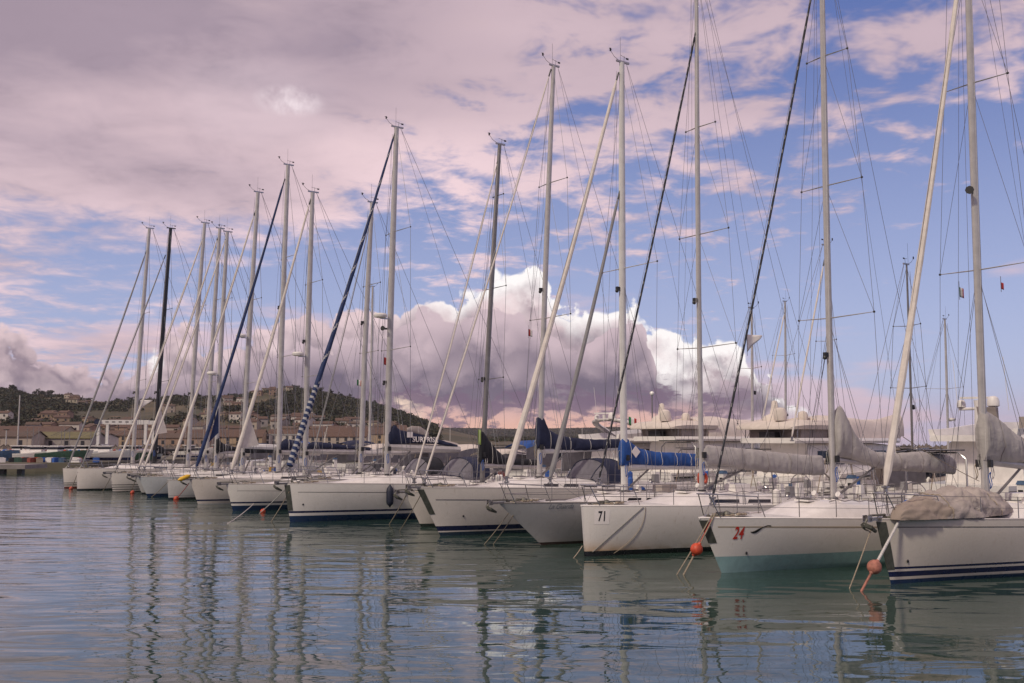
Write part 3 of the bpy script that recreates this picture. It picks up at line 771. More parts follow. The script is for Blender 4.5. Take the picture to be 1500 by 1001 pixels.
        MB().loft([front, arch(xh - .6, wh * .96, H * .62, zh - .07), mid], closed=False).build('hood_window', wm, h_)
        for k_, A in enumerate((mid, back)): MB().tube([p + V3((0, p.y * .01, .008)) for p in A], .022, 5).build('hood_seam', hm, h_)
        MB().tube([V3((p.x, p.y * 1.01, p.z + .01)) for p in front], .022, 5).build('hood_seam', hm, h_)
        for q in (3, 9): MB().tube([front[q] + V3((0, 0, .02)), arch(xh - .6, wh * .96, H * .62, zh - .07)[q] + V3((0, 0, .015)), mid[q] + V3((0, 0, .02))], .022, 4).build('hood_seam', hm, h_)
    if S.get('bimini'):
        xh = B.xa - 2.6; zh = B.deck_z(xh); w = B.deck_b(xh) * .8
        mb = MB(); mb.loft([[V3((x, -w * cos(pi * k / 8), zh + 1.75 + .22 * sin(pi * k / 8) + .05 * sin(pi * (x - xh + 1) / 2))) for k in range(9)] for x in (xh - 1, xh - .3, xh + .4, xh + 1.1)], closed=False)
        b_ = mb.build('bimini', S['bimini'], root)
        for sd in (-1, 1):
            for x in (xh - .9, xh + 1.0): MB().tube([V3((x, sd * w, zh + 1.75)), V3((xh, sd * w * 1.02, zh + .3))], .014, 5).build('bimini_pole', 'steel', b_)
    # writing on the topsides
    for wtx in S.get('marks', []):
        x_, z_ = wtx['at']; vs, fs = text_mesh(wtx['t'], wtx['size'], wtx.get('shear', 0), wtx.get('bold', 0), wtx.get('sp', 1.0))
        kx = wtx.get('kx', 1.0)
        def on(x, z, off): return (x, -(B.hy(max(.0, B.t_of(x, z)), z) + off), z)
        if wtx.get('bg'):
            w_, h_ = wtx['bgs']; g = []; n = 6
            for i in range(n + 1):
                for j in range(n + 1): g.append(on(x_ - w_ / 2 + w_ * i / n, z_ - h_ / 2 + h_ * j / n, .006))
            MB().add(g, [[i * (n + 1) + j, (i + 1) * (n + 1) + j, (i + 1) * (n + 1) + j + 1, i * (n + 1) + j + 1] for i in range(n) for j in range(n)]).build('number_panel', wtx['bg'], root)
        MB().add([on(x_ + p.x * kx, z_ + p.y, .013) for p in vs], fs).build('lettering', wtx['m'], root, smooth=False)
    B.obj = root; B.xm = xm; B.zdk = zdk; B.mp = mp; B.x1 = x1; B.x0 = x0
    return root

NAVY = (.008, .012, .06); DBL = (.008, .028, .085); BLK = (.015, .016, .02)
def hm(i, base, bands, **k): return hull_mat('gelcoat_topsides_%d' % i, base, bands, **k)
W1 = (.70, .64, .59); W2 = (.72, .68, .64); G1 = (.50, .485, .475)
def px(B, *L):                              # spreader heights read at the mast
    return [(B.cl(u, v)[1], l) for u, v, l in L]
B = {}
def front(key, u, s, **S):
    b = Boat(u, s); B[key] = b
    if 'sprpx' in S: S['spr'] = px(b, *S['sprpx'])
    if 'fitpx' in S: S['fit'] = [(k, b.cl(u_, v_)[1]) for k, u_, v_ in S['fitpx']]
    S.setdefault('group', 'sailing boats moored bow out along the quay'); S['seed'] = s
    make_sailboat(b, S); return b

front('b1', 1305, 15.0, label='cream sloop at the right edge carrying a covered dinghy, navy stripes at its waterline', stem=(1284, 762), mast0=(1443, 705), mast1=(1415, -135), mr=.13,
      L=11.5, B=3.5, hull=hm(1, (.62, .56, .50), [(-.5, .10, DBL), (.17, .30, NAVY), (.36, .415, NAVY)]), tiem='seam', thin=True, rail='alu', cove=(.16, .02, 'dark'), plate=.22, c0=.85,
      sprpx=[(1432, 396, 1.3), (1427, 124, .95), (1421, -60, .7)], fitpx=[('horn', 1429, 283)], nwin=4,
      stays=[dict(top=(1414, -100), bot=(1297, 712), r=(.10, .06), m='sailw')],
      covers=[dict(m='canvas', w=.24, ties=4, prof=[(1437, 604, 676), (1444, 600, 678), (1455, 607, 678), (1470, 619, 678), (1485, 633, 678), (1503, 646, 680), (1540, 660, 686), (1580, 668, 694)])],
      boom=((1446, 676), (1590, 694)), ropes=[[(1320, 640), (1432, 705), 'rope', .05, .010]], splitback=True, wire=.007)
front('b2', 1057, 18.8, label='white sloop numbered 24 in red with a tall teal waterline band', stem=(1024, 760), mast0=(1221, 718), mast1=(1203, -90), mr=.115,
      L=11.2, B=3.45, fs=1.15, hull=hm(2, W2, [(-.5, .44, (.27, .42, .43))], dirt=.12), tiem='seam', thin=True, rail='gel', c0=.5, ch=.46, anchor=False, plate=.55, nwin=0, cove=(.20, .035, 'gold'),
      sprpx=[(1218, 467, 1.35), (1212, 273, 1.1), (1207, 83, .75)], fitpx=[('light', 1214, 520)],
      stays=[dict(top=(1200, -70), bot=(1044, 728), r=(.032, .032), style='dash', n=150)],
      covers=[dict(m='canvas', w=.24, ties=5, prof=[(1221, 612, 672), (1226, 598, 672), (1233, 594, 672), (1241, 614, 673), (1252, 636, 676), (1265, 652, 680), (1283, 662, 686), (1310, 664, 690), (1350, 662, 692), (1396, 668, 695)])],
      boom=((1224, 674), (1396, 692)), br=.06, hal=4,
      marks=[dict(t='24', at=(.20, 1.05), size=.46, shear=.06, bold=.010, m='red', kx=.52, sp=1.1)])
front('b3', 856, 23.8, label='white plumb bowed racing sloop numbered 71 with a rust stained bow', stem=(851, 742), mast0=(1028, 712), mast1=(1020, -55), mr=.10,
      L=11.8, B=3.7, fs=1.28, hull=hm(3, W2, [(-.5, .15, BLK)], rust=.55, dirt=.2), tiem='seam', thin=True, rail='gel', c0=.52, ch=.40, anchor=False, nwin=2,
      sprpx=[(1024, 510, 1.35), (1023, 344, 1.15), (1022, 187, .7)], fitpx=[('light', 1021, 440)],
      stays=[dict(top=(1018, 52), bot=(878, 700), r=(.034, .034), style='dash', n=150)],
      covers=[dict(m='canvas', w=.22, ties=5, prof=[(1028, 660, 682), (1034, 652, 684), (1060, 655, 684), (1100, 658, 690), (1150, 664, 694), (1204, 668, 697)])],
      boom=((1031, 683), (1204, 690)), br=.06, hal=4, runners=2,
      marks=[dict(t='71', at=(.43, 1.19), size=.42, bold=.010, m='black', kx=.52, sp=1.1, bg='whitep', bgs=(.42, .46))])
front('b4', 793, 27.2, label='silver grey sloop with a long raked bow, blue sail cover and two furled headsails', stem=(731, 738), mast0=(915, 727), mast1=(911, 92), mr=.145, mastm='paint',
      L=12.6, B=2.9, hull=hm(4, G1, [(-.5, .09, (.055, .028, .025))], dirt=.18), rail='alud', c0=.5, nwin=4, ch=.34,
      sprpx=[(914, 394, 1.5)], fit=[('light', 9.0)], hound=.985,
      stays=[dict(top=(903, 118), bot=(742, 698), r=(.12, .058), m='sailw'), dict(top=(905, 292), bot=(806, 700), r=(.10, .05), m='sailg', fx=1.9)],
      covers=[dict(m='blue', w=.2, ties=5, prof=[(908, 650, 682), (911, 641, 684), (918, 642, 684), (928, 651, 680), (938, 658, 682), (960, 662, 683), (1022, 665, 684)], patch=(926, 662, .30, .30, .78))],
      boom=((916, 684), (1023, 684)), boomm='paint', wire=.0085,
      marks=[dict(t='La Guarda', at=(.30, 1.30), size=.23, shear=.35, bold=.0, m='letter', sp=.9)])
front('b5', 645, 31.9, label='white sloop with a wide navy waterline band and a white edged navy sail cover', stem=(611, 715), mast0=(790, 712), mast1=(811, 97), mr=.12,
      L=13.5, B=3.8, hull=hm(5, W1, [(-.5, .13, (.02, .04, .07)), (.18, .36, NAVY)]), cove=(.42, .03, 'navy'), rail='alu', plate=.45, nwin=4,
      sprpx=[(798, 467, 1.35), (807, 269, .95)], fitpx=[('light', 797, 425)], hood=('navy', 'vinyl'), hoodh=.95,
      stays=[dict(top=(804, 112), bot=(622, 700), r=(.042, .030), m='sailw')],
      covers=[dict(m='navy', w=.2, ties=4, prof=[(786, 612, 658), (796, 611, 658), (804, 630, 658), (815, 636, 660), (835, 641, 661), (870, 644, 660), (907, 643, 657)])],
      boom=((792, 661), (912, 656)), boomm='paint', wire=.009)
front('b6', 617, 35.6, label='small half hidden cream sloop with a dull bronze mast and short black sail cover', stem=(593, 722), mast0=(706, 708), mast1=(732, 212), mr=.115, mastm='alud',
      L=10.5, B=3.4, hull=hm(6, W1, [(-.5, .13, (.03, .04, .035))]), rail='alu', anchor=True,
      sprpx=[(711, 556, .95), (719, 423, .85), (727, 287, .4)], nwin=2,
      stays=[dict(top=(728, 240), bot=(607, 700), r=(.04, .03), m='sailw')],
      covers=[dict(m='blackc', w=.2, ties=3, prof=[(702, 634, 678), (708, 631, 678), (716, 645, 679), (728, 659, 681), (740, 670, 681), (760, 672, 682), (790, 674, 683)])],
      boom=((708, 682), (792, 684)), wire=.009, vhf=False)
front('b7', 425, 40.9, label='large white sloop with a striped navy furled headsail and a cover lettered SURPRISE', stem=(417, 709), mast0=(567, 699), mast1=(581, 187), mr=.15,
      L=14.6, B=4.2, hull=hm(7, W2, [(-.5, .26, DBL), (.38, .47, NAVY)], dirt=.12), cove=(.34, .025, 'alud'), rail='alu', plate=.30, c0=.35, nwin=0, ch=.36,
      sprpx=[(569, 513, 1.4), (575, 340, 1.2)], fitpx=[('radar', 570, 463), ('horn', 569, 482), ('light', 568, 560)], hood=('navy', 'vinyl'), hoodh=1.0,
      stays=[dict(top=(576, 203), bot=(424, 684), r=(.155, .045), style='helix', n=320)],
      covers=[dict(m='navy', w=.16, ties=0, slope=-.02, text=('SURPRISE', 621, 644.5, .34), prof=[(568, 630, 653), (577, 622, 652), (586, 630, 651), (610, 635, 650), (640, 643, 651), (670, 652, 655)], patch=(598, 637, .3, .26, 0)),
              dict(m='beige', w=.08, ties=3, name='sail_bundle', prof=[(596, 627, 633), (603, 624, 634), (616, 625, 637), (628, 634, 641)])],
      boom=((570, 655), (673, 659)), br=.14, wire=.010)
b = Boat(447, 45.2); B['b7b'] = b
make_sailboat(b, dict(label='sloop tucked in left of the boat lettered SURPRISE, only mast and cabin showing', group='sailing boats moored bow out along the quay', stem=(441, 703), mast0=(528, 697), mast1=(545, 297), mr=.135, L=11, B=3.5, seed=3, fit=[('light', .55)],
      hull=hm(71, W1, [(-.5, .1, DBL)]), spr=px(b, (532, 517, 1.0), (537, 418, .95)), hood=('blackc', 'vinyl'), hoodh=.95, boomL=.38, wire=.010, stays=[dict(top=(541, 330), bot=(452, 690), r=(.03, .02), m='sailg')]))
front('b8', 341, 49.0, label='white sloop with a blue waterline band and a cream furled headsail showing a loose corner', stem=(331, 710), mast0=(447, 692), mast1=(458, 282), mr=.145,
      L=13, B=4.0, hull=hm(8, W2, [(-.5, .25, DBL), (.36, .44, NAVY)], dirt=.12), cove=(.3, .02, 'alud'), rail='alu', c0=.4,
      sprpx=[(449, 552, 1.3), (453, 415, 1.1)], fitpx=[('radar', 449, 519), ('light', 450, 500)], hood=('blackc', 'vinyl'),
      stays=[dict(top=(453, 300), bot=(340, 688), r=(.12, .05), m='sailw', clew=[(365, 614), (366, 612), (379, 652), (353, 657)])],
      covers=[dict(m='navy', w=.22, ties=4, prof=[(449, 652, 659), (458, 647, 658), (490, 650, 658), (520, 654, 659), (542, 656, 660)])],
      boom=((450, 661), (598, 663)), br=.12, wire=.011)
front('b9', 290, 54.9, label='cream sloop with one thin navy line, navy furled headsail and a yellow bow fender', stem=(278, 703), mast0=(408, 688), mast1=(422, 242), mr=.15,
      L=14, B=4.0, hull=hm(9, (.66, .59, .54), [(.18, .27, NAVY), (-.5, .05, G1)]), rail='alu', c0=.4,
      sprpx=[(410, 523, 1.35), (417, 378, 1.1)], fitpx=[('light', 411, 450)],
      stays=[dict(top=(415, 270), bot=(288, 684), r=(.11, .06), m='sailn', clew=[(319, 600), (320, 598), (320, 634), (306, 648)], cm='sailn')],
      covers=[dict(m='navy', w=.24, ties=2, prof=[(411, 648, 660), (418, 643, 660), (430, 645, 660), (450, 651, 661)])],
      boom=((410, 662), (468, 664)), br=.12, wire=.012)
front('b10', 247, 60.3, label='grey white plumb bowed sloop with a dark bottom line and cream furled headsail', stem=(245, 704), mast0=(355, 686), mast1=(378, 282), mr=.15, hood=('sailg', 'vinyl'),
      L=13.5, B=3.5, hull=hm(10, G1, [(-.5, .12, BLK), (.22, .25, (.3, .3, .3))]), rail='alu', c0=.4, anchor=False,
      sprpx=[(359, 562, 1.35), (366, 440, 1.1)], fitpx=[('radar', 360, 492)],
      stays=[dict(top=(372, 316), bot=(254, 675), r=(.10, .05), m='sailw')],
      covers=[dict(m='blackc', w=.2, ties=0, prof=[(358, 656, 664), (380, 657, 664), (402, 658, 664)])],
      boom=((357, 654), (408, 656)), boomm='paint', br=.15, wire=.013)
front('b11', 216, 64.0, label='pale grey sloop with a blue bottom and a black triangular sail cover', stem=(203, 699), mast0=(316, 687), mast1=(333, 340), mr=.145,
      L=12.5, B=3.4, hull=hm(11, (.54, .55, .56), [(-.5, .20, DBL)]), rail='alu',
      sprpx=[(321, 553, 1.25), (327, 440, 1.0)], fitpx=[('radar', 321, 547)],
      stays=[dict(top=(330, 352), bot=(212, 684), r=(.07, .04), m='sailw')],
      covers=[dict(m='blackc', w=.22, ties=4, prof=[(316, 641, 664), (319, 639, 664), (324, 648, 663), (332, 653, 661), (352, 656, 660)])], boom=((317, 664), (356, 662)), wire=.013)
front('b12', 208, 67.6, label='pale sloop with a black bottom whose furled headsail shows a loose white corner', stem=(197, 697), mast0=(302, 684), mast1=(322, 335), mr=.145, vhf=True,
      L=12.5, B=3.4, hull=hm(12, G1, [(-.5, .10, BLK)]), rail='alu',
      sprpx=[(307, 560, 1.2), (314, 440, 1.0)],
      stays=[dict(top=(318, 352), bot=(204, 684), r=(.09, .05), m='sailw', clew=[(234, 604), (236, 602), (245, 634), (226, 637)])],
      covers=[dict(m='canvas', w=.25, ties=1, prof=[(297, 660, 671), (305, 655, 672), (318, 656, 672), (330, 661, 672)])], boom=((304, 668), (345, 668)), wire=.013)
front('b13', 165, 71.4, label='cream sloop with three thin dark stripes low on its bow', stem=(161, 694), mast0=(275, 681), mast1=(300, 327), mr=.15,
      L=13.5, B=3.6, hull=hm(13, (.64, .59, .55), [(-.5, .04, BLK), (.15, .20, BLK), (.30, .35, BLK), (.45, .50, BLK)]), rail='alu',
      sprpx=[(282, 560, 1.2), (290, 450, 1.0)],
      stays=[dict(top=(296, 352), bot=(172, 682), r=(.08, .05), m='sailw')], boomL=.34, wire=.013)
front('b14', 113, 75.3, label='white sloop with a black carbon mast', stem=(112, 687), mast0=(226, 684), mast1=(250, 335), mr=.16, mastm='black',
      L=14, B=3.6, hull=hm(14, W1, [(-.5, .10, BLK)]), rail='alu', anchor=False,
      sprpx=[(231, 560, 1.25), (239, 455, 1.1)],
      stays=[dict(top=(240, 380), bot=(121, 680), r=(.06, .04), m='sailg')],
      covers=[dict(m='blackc', w=.22, ties=0, prof=[(227, 652, 664), (231, 652, 665), (240, 656, 665)])], boomm='black', boomL=.34, wire=.013)
front('b15', 94, 79.0, label='farthest sloop of the row, white with dark stripes above a rusty red bottom', stem=(92, 687), mast0=(194, 683), mast1=(219, 335), mr=.15,
      L=13, B=3.6, hull=hm(15, W1, [(-.5, .12, (.12, .03, .02)), (.2, .27, BLK), (.35, .41, BLK)]), rail='alu', anchor=False,
      sprpx=[(199, 558, 1.2), (207, 460, 1.0)],
      stays=[dict(top=(213, 372), bot=(101, 680), r=(.07, .05), m='sailg')], boomL=.34, wire=.013)

# ---- boats berthed on the far side of the quay, bows away
def rear(u0, v0, u1, v1, s, label, **S):
    """mast foot and head seen at u0,v0 / u1,v1, boat centre line at cross distance s"""
    d = ray(u0, 645); y = s / (LAT.y + LAT.x * d.x / d.y); mp_ = V3((y * d.x / d.y, y, 0))
    b = Boat(800, 30, ALPHA + pi); b.root = mp_ + AX * 4.6
    S.update(label=label, stemxz=(-.45, 1.3), mast0=(u0, v0), mast1=(u1, v1), L=S.get('L', 11), B=3.5, detail=0, group='masts of yachts berthed behind the quay', wire=.009 + y * .00005)
    if 'sprpx' in S: S['spr'] = px(b, *S['sprpx'])
    make_sailboat(b, S); return b
gh = hull_mat('gelcoat_topsides_rear', W2, [(-.5, .1, DBL)])
rear(1102, 690, 1101, 452, 37.2, 'white sloop behind the quay whose grey mast stands just left of the triangular white flag', hull=gh, mr=.09, sprpx=[(1102, 540, .8), (1102, 622, .9)], mastm='alu', fit=[('light', .5)], L=10)
rear(1151, 690, 1150, 442, 56.0, 'white sloop far behind the flybridge yacht, slim plain mast with a cream furled headsail', hull=gh, mr=.12, sprpx=[(1151, 521, 1.2), (1151, 598, 1.3)], stays=[dict(top=(1149, 460), bot=(1112, 640), r=(.08, .05), m='sailw')])
rear(1337, 690, 1328, 388, 27.0, 'white sloop between the grey sail covers with a slim dark mast', hull=gh, mr=.065, mastm='alud', sprpx=[(1334, 569, .9), (1331, 478, .7)], fit=[('light', .35)], L=10)
rear(1390, 690, 1384, 468, 42.5, 'white sloop whose mast carries a round radar, seen left of the right edge mast', hull=gh, mr=.11, sprpx=[(1387, 570, 1.5)], fit=[('radar', .32), ('light', .22)])
rear(540, 690, 546, 420, 94.0, 'distant white sloop whose thin mast shows between two thicker ones', hull=gh, mr=.14, sprpx=[(542, 557, 1.3)])
rear(1216, 690, 1209, 360, 31.0, 'white sloop hidden behind the boat numbered 24, only its slim mast top showing', hull=gh, mr=.07, sprpx=[(1213, 500, .6)], stays=[dict(top=(1206, 390), bot=(1160, 640), r=(.045, .04), m='sailw')])

# ---- motor boats
def boat_root(u, a_, name):
    """far-row berth: stern at along-axis distance a_, seen at u"""
    k = ray(u, 645); k = k.x / k.y; y = a_ / (AX.x * k + AX.y); return V3((k * y, y, 0))
def mhull(L, Bm, f0, f1, N=26):
    """stern at x=0, bow at x=L: returns loft rings and a deck function"""
    def b(t): return Bm / 2 * (.88 + .12 * sin(pi * min(1, t * 1.6))) * (1 if t < .55 else (1 - ((t - .55) / .45) ** 2.3))
    def zd(t): return lerp(f0, f1, sm(t * 1.1))
    rings = []
    for i in range(N + 1):
        t = i / N; B_ = max(b(t), .01); z = zd(t); xo = lambda zz_: t * (L - (1 - max(0, zz_) / f1) * L * .10)
        prof = [(-.4, .55), (0, .82 - .2 * t), (.35 * z, .9 - .12 * t), (.75 * z, .98), (z, 1.0)]
        near = [V3((xo(zz_), -B_ * k, zz_)) for zz_, k in prof]
        rings.append(near + [V3((p.x, -p.y, p.z)) for p in near[::-1]])
    return rings, b, zd
hullm = hull_mat('gelcoat_motor_yacht', (.74, .71, .68), [(-.5, .12, NAVY)], dirt=.08)
def flybridge_yacht(u, a_, L, label, cover='cream', style='canopy', k=1.0, zf=0.0, arch_on=True):
    rt = boat_root(u, a_, ''); root = empty('motor_yacht', rt, ALPHA); tag(root, label, 'motor yacht', 'motor yachts berthed behind the quay')
    f0, f1 = 1.7, 2.3; rings, b, zd = mhull(L, 4.3, f0, f1)
    MB().loft(rings).build('hull', hullm, root, angle=45)
    MB().loft([[V3((t * L * .995, b(t) * q, zd(t) - .02)) for q in (-1, 0, 1)] for t in [i / 20 for i in range(21)]], closed=False).build('deck', 'deck', root)
    MB().tube([V3((t * L, -b(t) * 1.01, zd(t) - .25)) for t in [i / 20 for i in range(20)]], .05, 5).build('rub_rail', 'dark', root)
    def sect(x, w, z0, z1, fl=.84, n=0): return [V3((x, -w, z0)), V3((x, -w * (fl + .08), lerp(z0, z1, .55))), V3((x, -w * fl, z1 - .06)), V3((x, -w * (fl - .06), z1)), V3((x, w * (fl - .06), z1)), V3((x, w * fl, z1 - .06)), V3((x, w * (fl + .08), lerp(z0, z1, .55))), V3((x, w, z0))]
    top = 3.35 + zf
    ss = [(.12, 1.0, 1), (.20, 1.0, 1), (.5, 1.0, 1), (.60, .95, .93), (.70, .75, .45), (.80, .5, .12), (.83, .4, .02)]
    su = MB().loft([sect(L * t, b(t) * .86 * w, 1.6, lerp(zd(t), top, h)) for t, w, h in ss]).build('superstructure', 'gel', root, angle=40)
    for t0, t1 in ((.16, .30), (.32, .44), (.46, .58)):
        for sd in (-1, 1):
            P = []
            for t, h in ((t0, .40), (t1, .40), (t1 - .01, .78), (t0 + .01, .78)):
                w = b(t) * .86 * (1 if t < .5 else lerp(1, .95, (t - .5) * 10)); fl = 1 - .08 * h * 1.8 if h < .55 else .92 - .08 * (h - .55) / .45
                P.append(V3((L * t, sd * (w * fl + .015), lerp(1.6, top, h))))
            MB().loft([P, [V3((p.x, p.y - sd * .05, p.z)) for p in P]]).build('window', 'glass', su)
    ws = MB().loft([[V3((L * .605, y, top - .18)) for y in (-1.25, 0, 1.25)], [V3((L * .69, y * 1.0, lerp(2.2, top, .38))) for y in (-1.1, 0, 1.1)]], closed=False)
    # brow / flybridge deck
    MB().loft([[V3((L * t, -w, top)), V3((L * t, -w * 1.03, top + .12)), V3((L * t, -w, top + .26)), V3((L * t, w, top + .26)), V3((L * t, w * 1.03, top + .12)), V3((L * t, w, top))] for t, w in ((.04, 1.7), (.1, 1.95), (.4, 2.0), (.58, 1.85), (.66, 1.4))]).build('flybridge_deck', 'gel', root)
    zt_ = top + .26
    if style == 'canopy':
        # open aft bay with posts, seats and a padded brow above, the rest under canvas
        for sd in (-1, 1):
            for x in (.06, .14, .22): MB().tube([V3((L * x, sd * 1.65, zt_)), V3((L * x, sd * 1.65, zt_ + .45))], .025, 5).build('post', 'steel', root)
        MB().box((L * .055, 0, zt_ + .16), (L * .03, 1.0, .30)).build('seat', 'dark', root); MB().box((L * .165, 0, zt_ + .22), (L * .17, 3.3, .42)).build('fly_bulkhead', 'beige', root)
        mb = MB(); rr = []
        for i, (x, w, h) in enumerate(((.015, 1.55, .10), (.03, 1.85, .36), (.08, 1.95, .50), (.20, 1.95, .52), (.27, 1.9, .5))):
            rr.append([V3((L * x, -w, zt_ + .42)), V3((L * x, -w * 1.04, zt_ + .42 + h * .4)), V3((L * x, -w * .9, zt_ + .42 + h * .85)), V3((L * x, 0, zt_ + .42 + h * 1.0)), V3((L * x, w * .9, zt_ + .42 + h * .85)), V3((L * x, w * 1.04, zt_ + .42 + h * .4)), V3((L * x, w, zt_ + .42))])
        mb.loft(rr).build('canopy', cover, root, angle=60)
        mb = MB(); rr = []
        for i in range(19):
            q = i / 18; x = lerp(.22, .80, q); w = lerp(1.9, .35, q ** 1.6); h = lerp(1.05, .95, q) + .10 * sin(q * 7) + (.25 * sm((q - .8) * 5) if q > .8 else 0) + .06 * mnoise.noise(V3((q * 9, 1, u * .1)))
            zb_ = lerp(zt_ - .3, zt_ - .15, q) if q < .9 else zt_ + .1
            rr.append([V3((L * x, -w * (1 + .03 * mnoise.noise(V3((q * 12, j, 0)))), zb_)) if j == 0 else V3((L * x, w * c, zb_ + (h + .3 if q < .9 else h) * hh_ + .03 * mnoise.noise(V3((q * 10, j * 2, u))))) for j, (c, hh_) in enumerate(((-1, 0), (-1.02, .35), (-.85, .75), (-.45, .95), (0, 1.02), (.45, .95), (.85, .75), (1.02, .35), (1, 0)))])
        mb.loft(rr).build('flybridge_cover', cover, root, angle=60)
        # covered radar mast, domes
        zc = zt_ + .9
        mb = MB(); c = V3((L * .10, .2, zc))
        mb.loft([[c + V3((cos(a) * r_ * (1 + .1 * sin(3 * a)), sin(a) * r_ * 1.2, h_)) for a in [2 * pi * j / 12 for j in range(12)]] for r_, h_ in ((.55, -.06), (.52, .1), (.45, .22), (.22, .32), (.17, .6), (.12, .95), (.03, 1.0))])
        mb.build('covered_radar_mast', cover, root, angle=70)
        for xx, yy, r_ in ((.055, -.7, .33), (.19, -.5, .26)):
            MB().loft([[V3((L * xx + cos(a) * q_ * r_, yy + sin(a) * q_ * r_, zc - .05 + h_ * r_)) for a in [2 * pi * j / 14 for j in range(14)]] for q_, h_ in ((.85, 0), (.98, .5), (1, 1.1), (.8, 1.7), (.4, 1.95), (.02, 2.0))]).build('satellite_dome', cover, root)
    else:
        rr = []
        for i in range(13):                   # coaming round the open bridge
            q = i / 12; x = lerp(.06, .62, q); w = 1.9 * (1 if q < .7 else 1 - .45 * ((q - .7) / .3) ** 2); h = lerp(.25, .62, sm(q * 1.3))
            rr.append([V3((L * x, -w, zt_ - .02)), V3((L * x, -w * 1.03, zt_ + h)), V3((L * x, -w * .93, zt_ + h)), V3((L * x, -w * .85, zt_)), V3((L * x, w * .85, zt_)), V3((L * x, w * .93, zt_ + h)), V3((L * x, w * 1.03, zt_ + h)), V3((L * x, w, zt_ - .02))])
        MB().loft(rr).build('flybridge_coaming', 'gel', root)
        # swept radar arch
        mb = MB(); arch = []
        for i in range(21):
            a = pi * i / 20; arch.append(V3((L * .10 + (1 - abs(sin(a)) ** .5) * 2.4, -1.9 * cos(a), zt_ + .15 + 1.0 * abs(sin(a)) ** .4)))
        if arch_on: mb.tube(arch, [.12 + .16 * abs(cos(pi * i / 20)) for i in range(21)], 8, oval=.5).build('radar_arch', 'gel', root)
        else:
            MB().tube([V3((L * .10, 0, zt_)), V3((L * .10, 0, zt_ + 1.3))], [.16, .10], 8).tube([V3((L * .10, -.8, zt_ + 1.1)), V3((L * .10, .8, zt_ + 1.1))], .06, 6).build('radar_mast', 'gel', root)
            MB().loft([[V3((L * .02 + .1 * j, -1.5 + .06 * j, zt_ + .2)), V3((L * .02 - .25 + .1 * j, -1.5, zt_ + 1.1)), V3((L * .02 + .1 + .1 * j, -.5, zt_ + 1.15)), V3((L * .02 + .35 + .1 * j, -.5, zt_ + .2))] for j in range(3)]).build('covered_seat_back', 'beige', root)
        for yy, r_ in ((-.7, .24), (.7, .18)):
            MB().loft([[V3((L * .10 + cos(a) * q_ * r_, yy + sin(a) * q_ * r_, zt_ + 1.15 + h_ * r_)) for a in [2 * pi * j / 14 for j in range(14)]] for q_, h_ in ((.7, 0), (1, .2), (1, 1.0), (.8, 1.6), (.4, 1.85), (.02, 1.9))]).build('satellite_dome', 'gel', root)
        MB().tube([V3((L * .1, 0, zt_ + 1.1)), V3((L * .1, 0, zt_ + 1.45))], [.1, .14], 8).box((L * .1, 0, zt_ + 1.55), (.14, 1.3, .09), rz=.6).build('radar_scanner', 'gel', root)
        MB().box((L * .34, -.5, zt_ + .45), (.5, .6, .7)).build('helm_seat', 'beige', root)
        for yy in (-1.2, 1.0): MB().tube([V3((L * .12, yy, zt_ + 1)), V3((L * .10, yy, zt_ + 3.2))], .012, 4).build('whip_antenna', 'gel', root)
    for sd in (-1, 1):
        pts = [V3((L * t, sd * b(t) * .94, zd(t) + .75)) for t in (.55, .65, .75, .85, .93, .98)]
        mb = MB(); mb.tube(pts, .02, 5)
        for p in pts: mb.tube([p, p - V3((0, 0, .75))], .016, 4)
        mb.build('bow_rail', 'steel', root)
    return root, b, zd
Y1, yb, yz = flybridge_yacht(1112, 38.5, 14.5, 'canvas covered flybridge yacht with dark fenders on its side, right of the triangular white flag')
Y2, _, _ = flybridge_yacht(948, 38.5, 13.5, 'white flybridge yacht under cream canvas, behind the grey boom cover of the boat numbered 71', k=.95, zf=.1)
Y3, _, _ = flybridge_yacht(862, 39.0, 13, 'white open flybridge yacht with a swept radar arch, behind the royal blue sail cover', style='arch', zf=.0)
Y4, _, _ = flybridge_yacht(1408, 38.5, 13, 'white yacht with radar scanner at the right edge, behind the big grey sail cover', style='arch', zf=.1, arch_on=False)
# navy fenders down the side of the first yacht
for i, t in enumerate((.47, .52, .57, .62, .70, .30)):
    L = 14.5; x = t * L; p = Y1.matrix_basis @ V3((x, -yb(t) - .16, yz(t) - .62))
    r_ = (.17, .2, .22, .17, .19, .18)[i]
    o = MB().loft([[V3((cos(a) * q * r_, sin(a) * q * r_, z)) for a in [2 * pi * j / 12 for j in range(12)]] for q, z in ((.15, .44), (.35, .38), (.9, .28), (1, .1), (1, -.25), (.8, -.36), (.2, -.42))]).build('fender', 'rubber', None, loc=p)
    tag(o, ('third', 'fourth', 'fifth', 'sixth', 'last', 'first')[i] .replace('third', 'second').replace('fourth', 'third').replace('fifth', 'fourth').replace('sixth', 'fifth') + ' navy fender from the left on the side of the canvas covered flybridge yacht', 'fender', 'navy fenders on the flybridge yacht')
    MB().tube([(0, 0, .42), (0, .12, .80)], .012, 4).build('fender_rope', 'ropew', o)

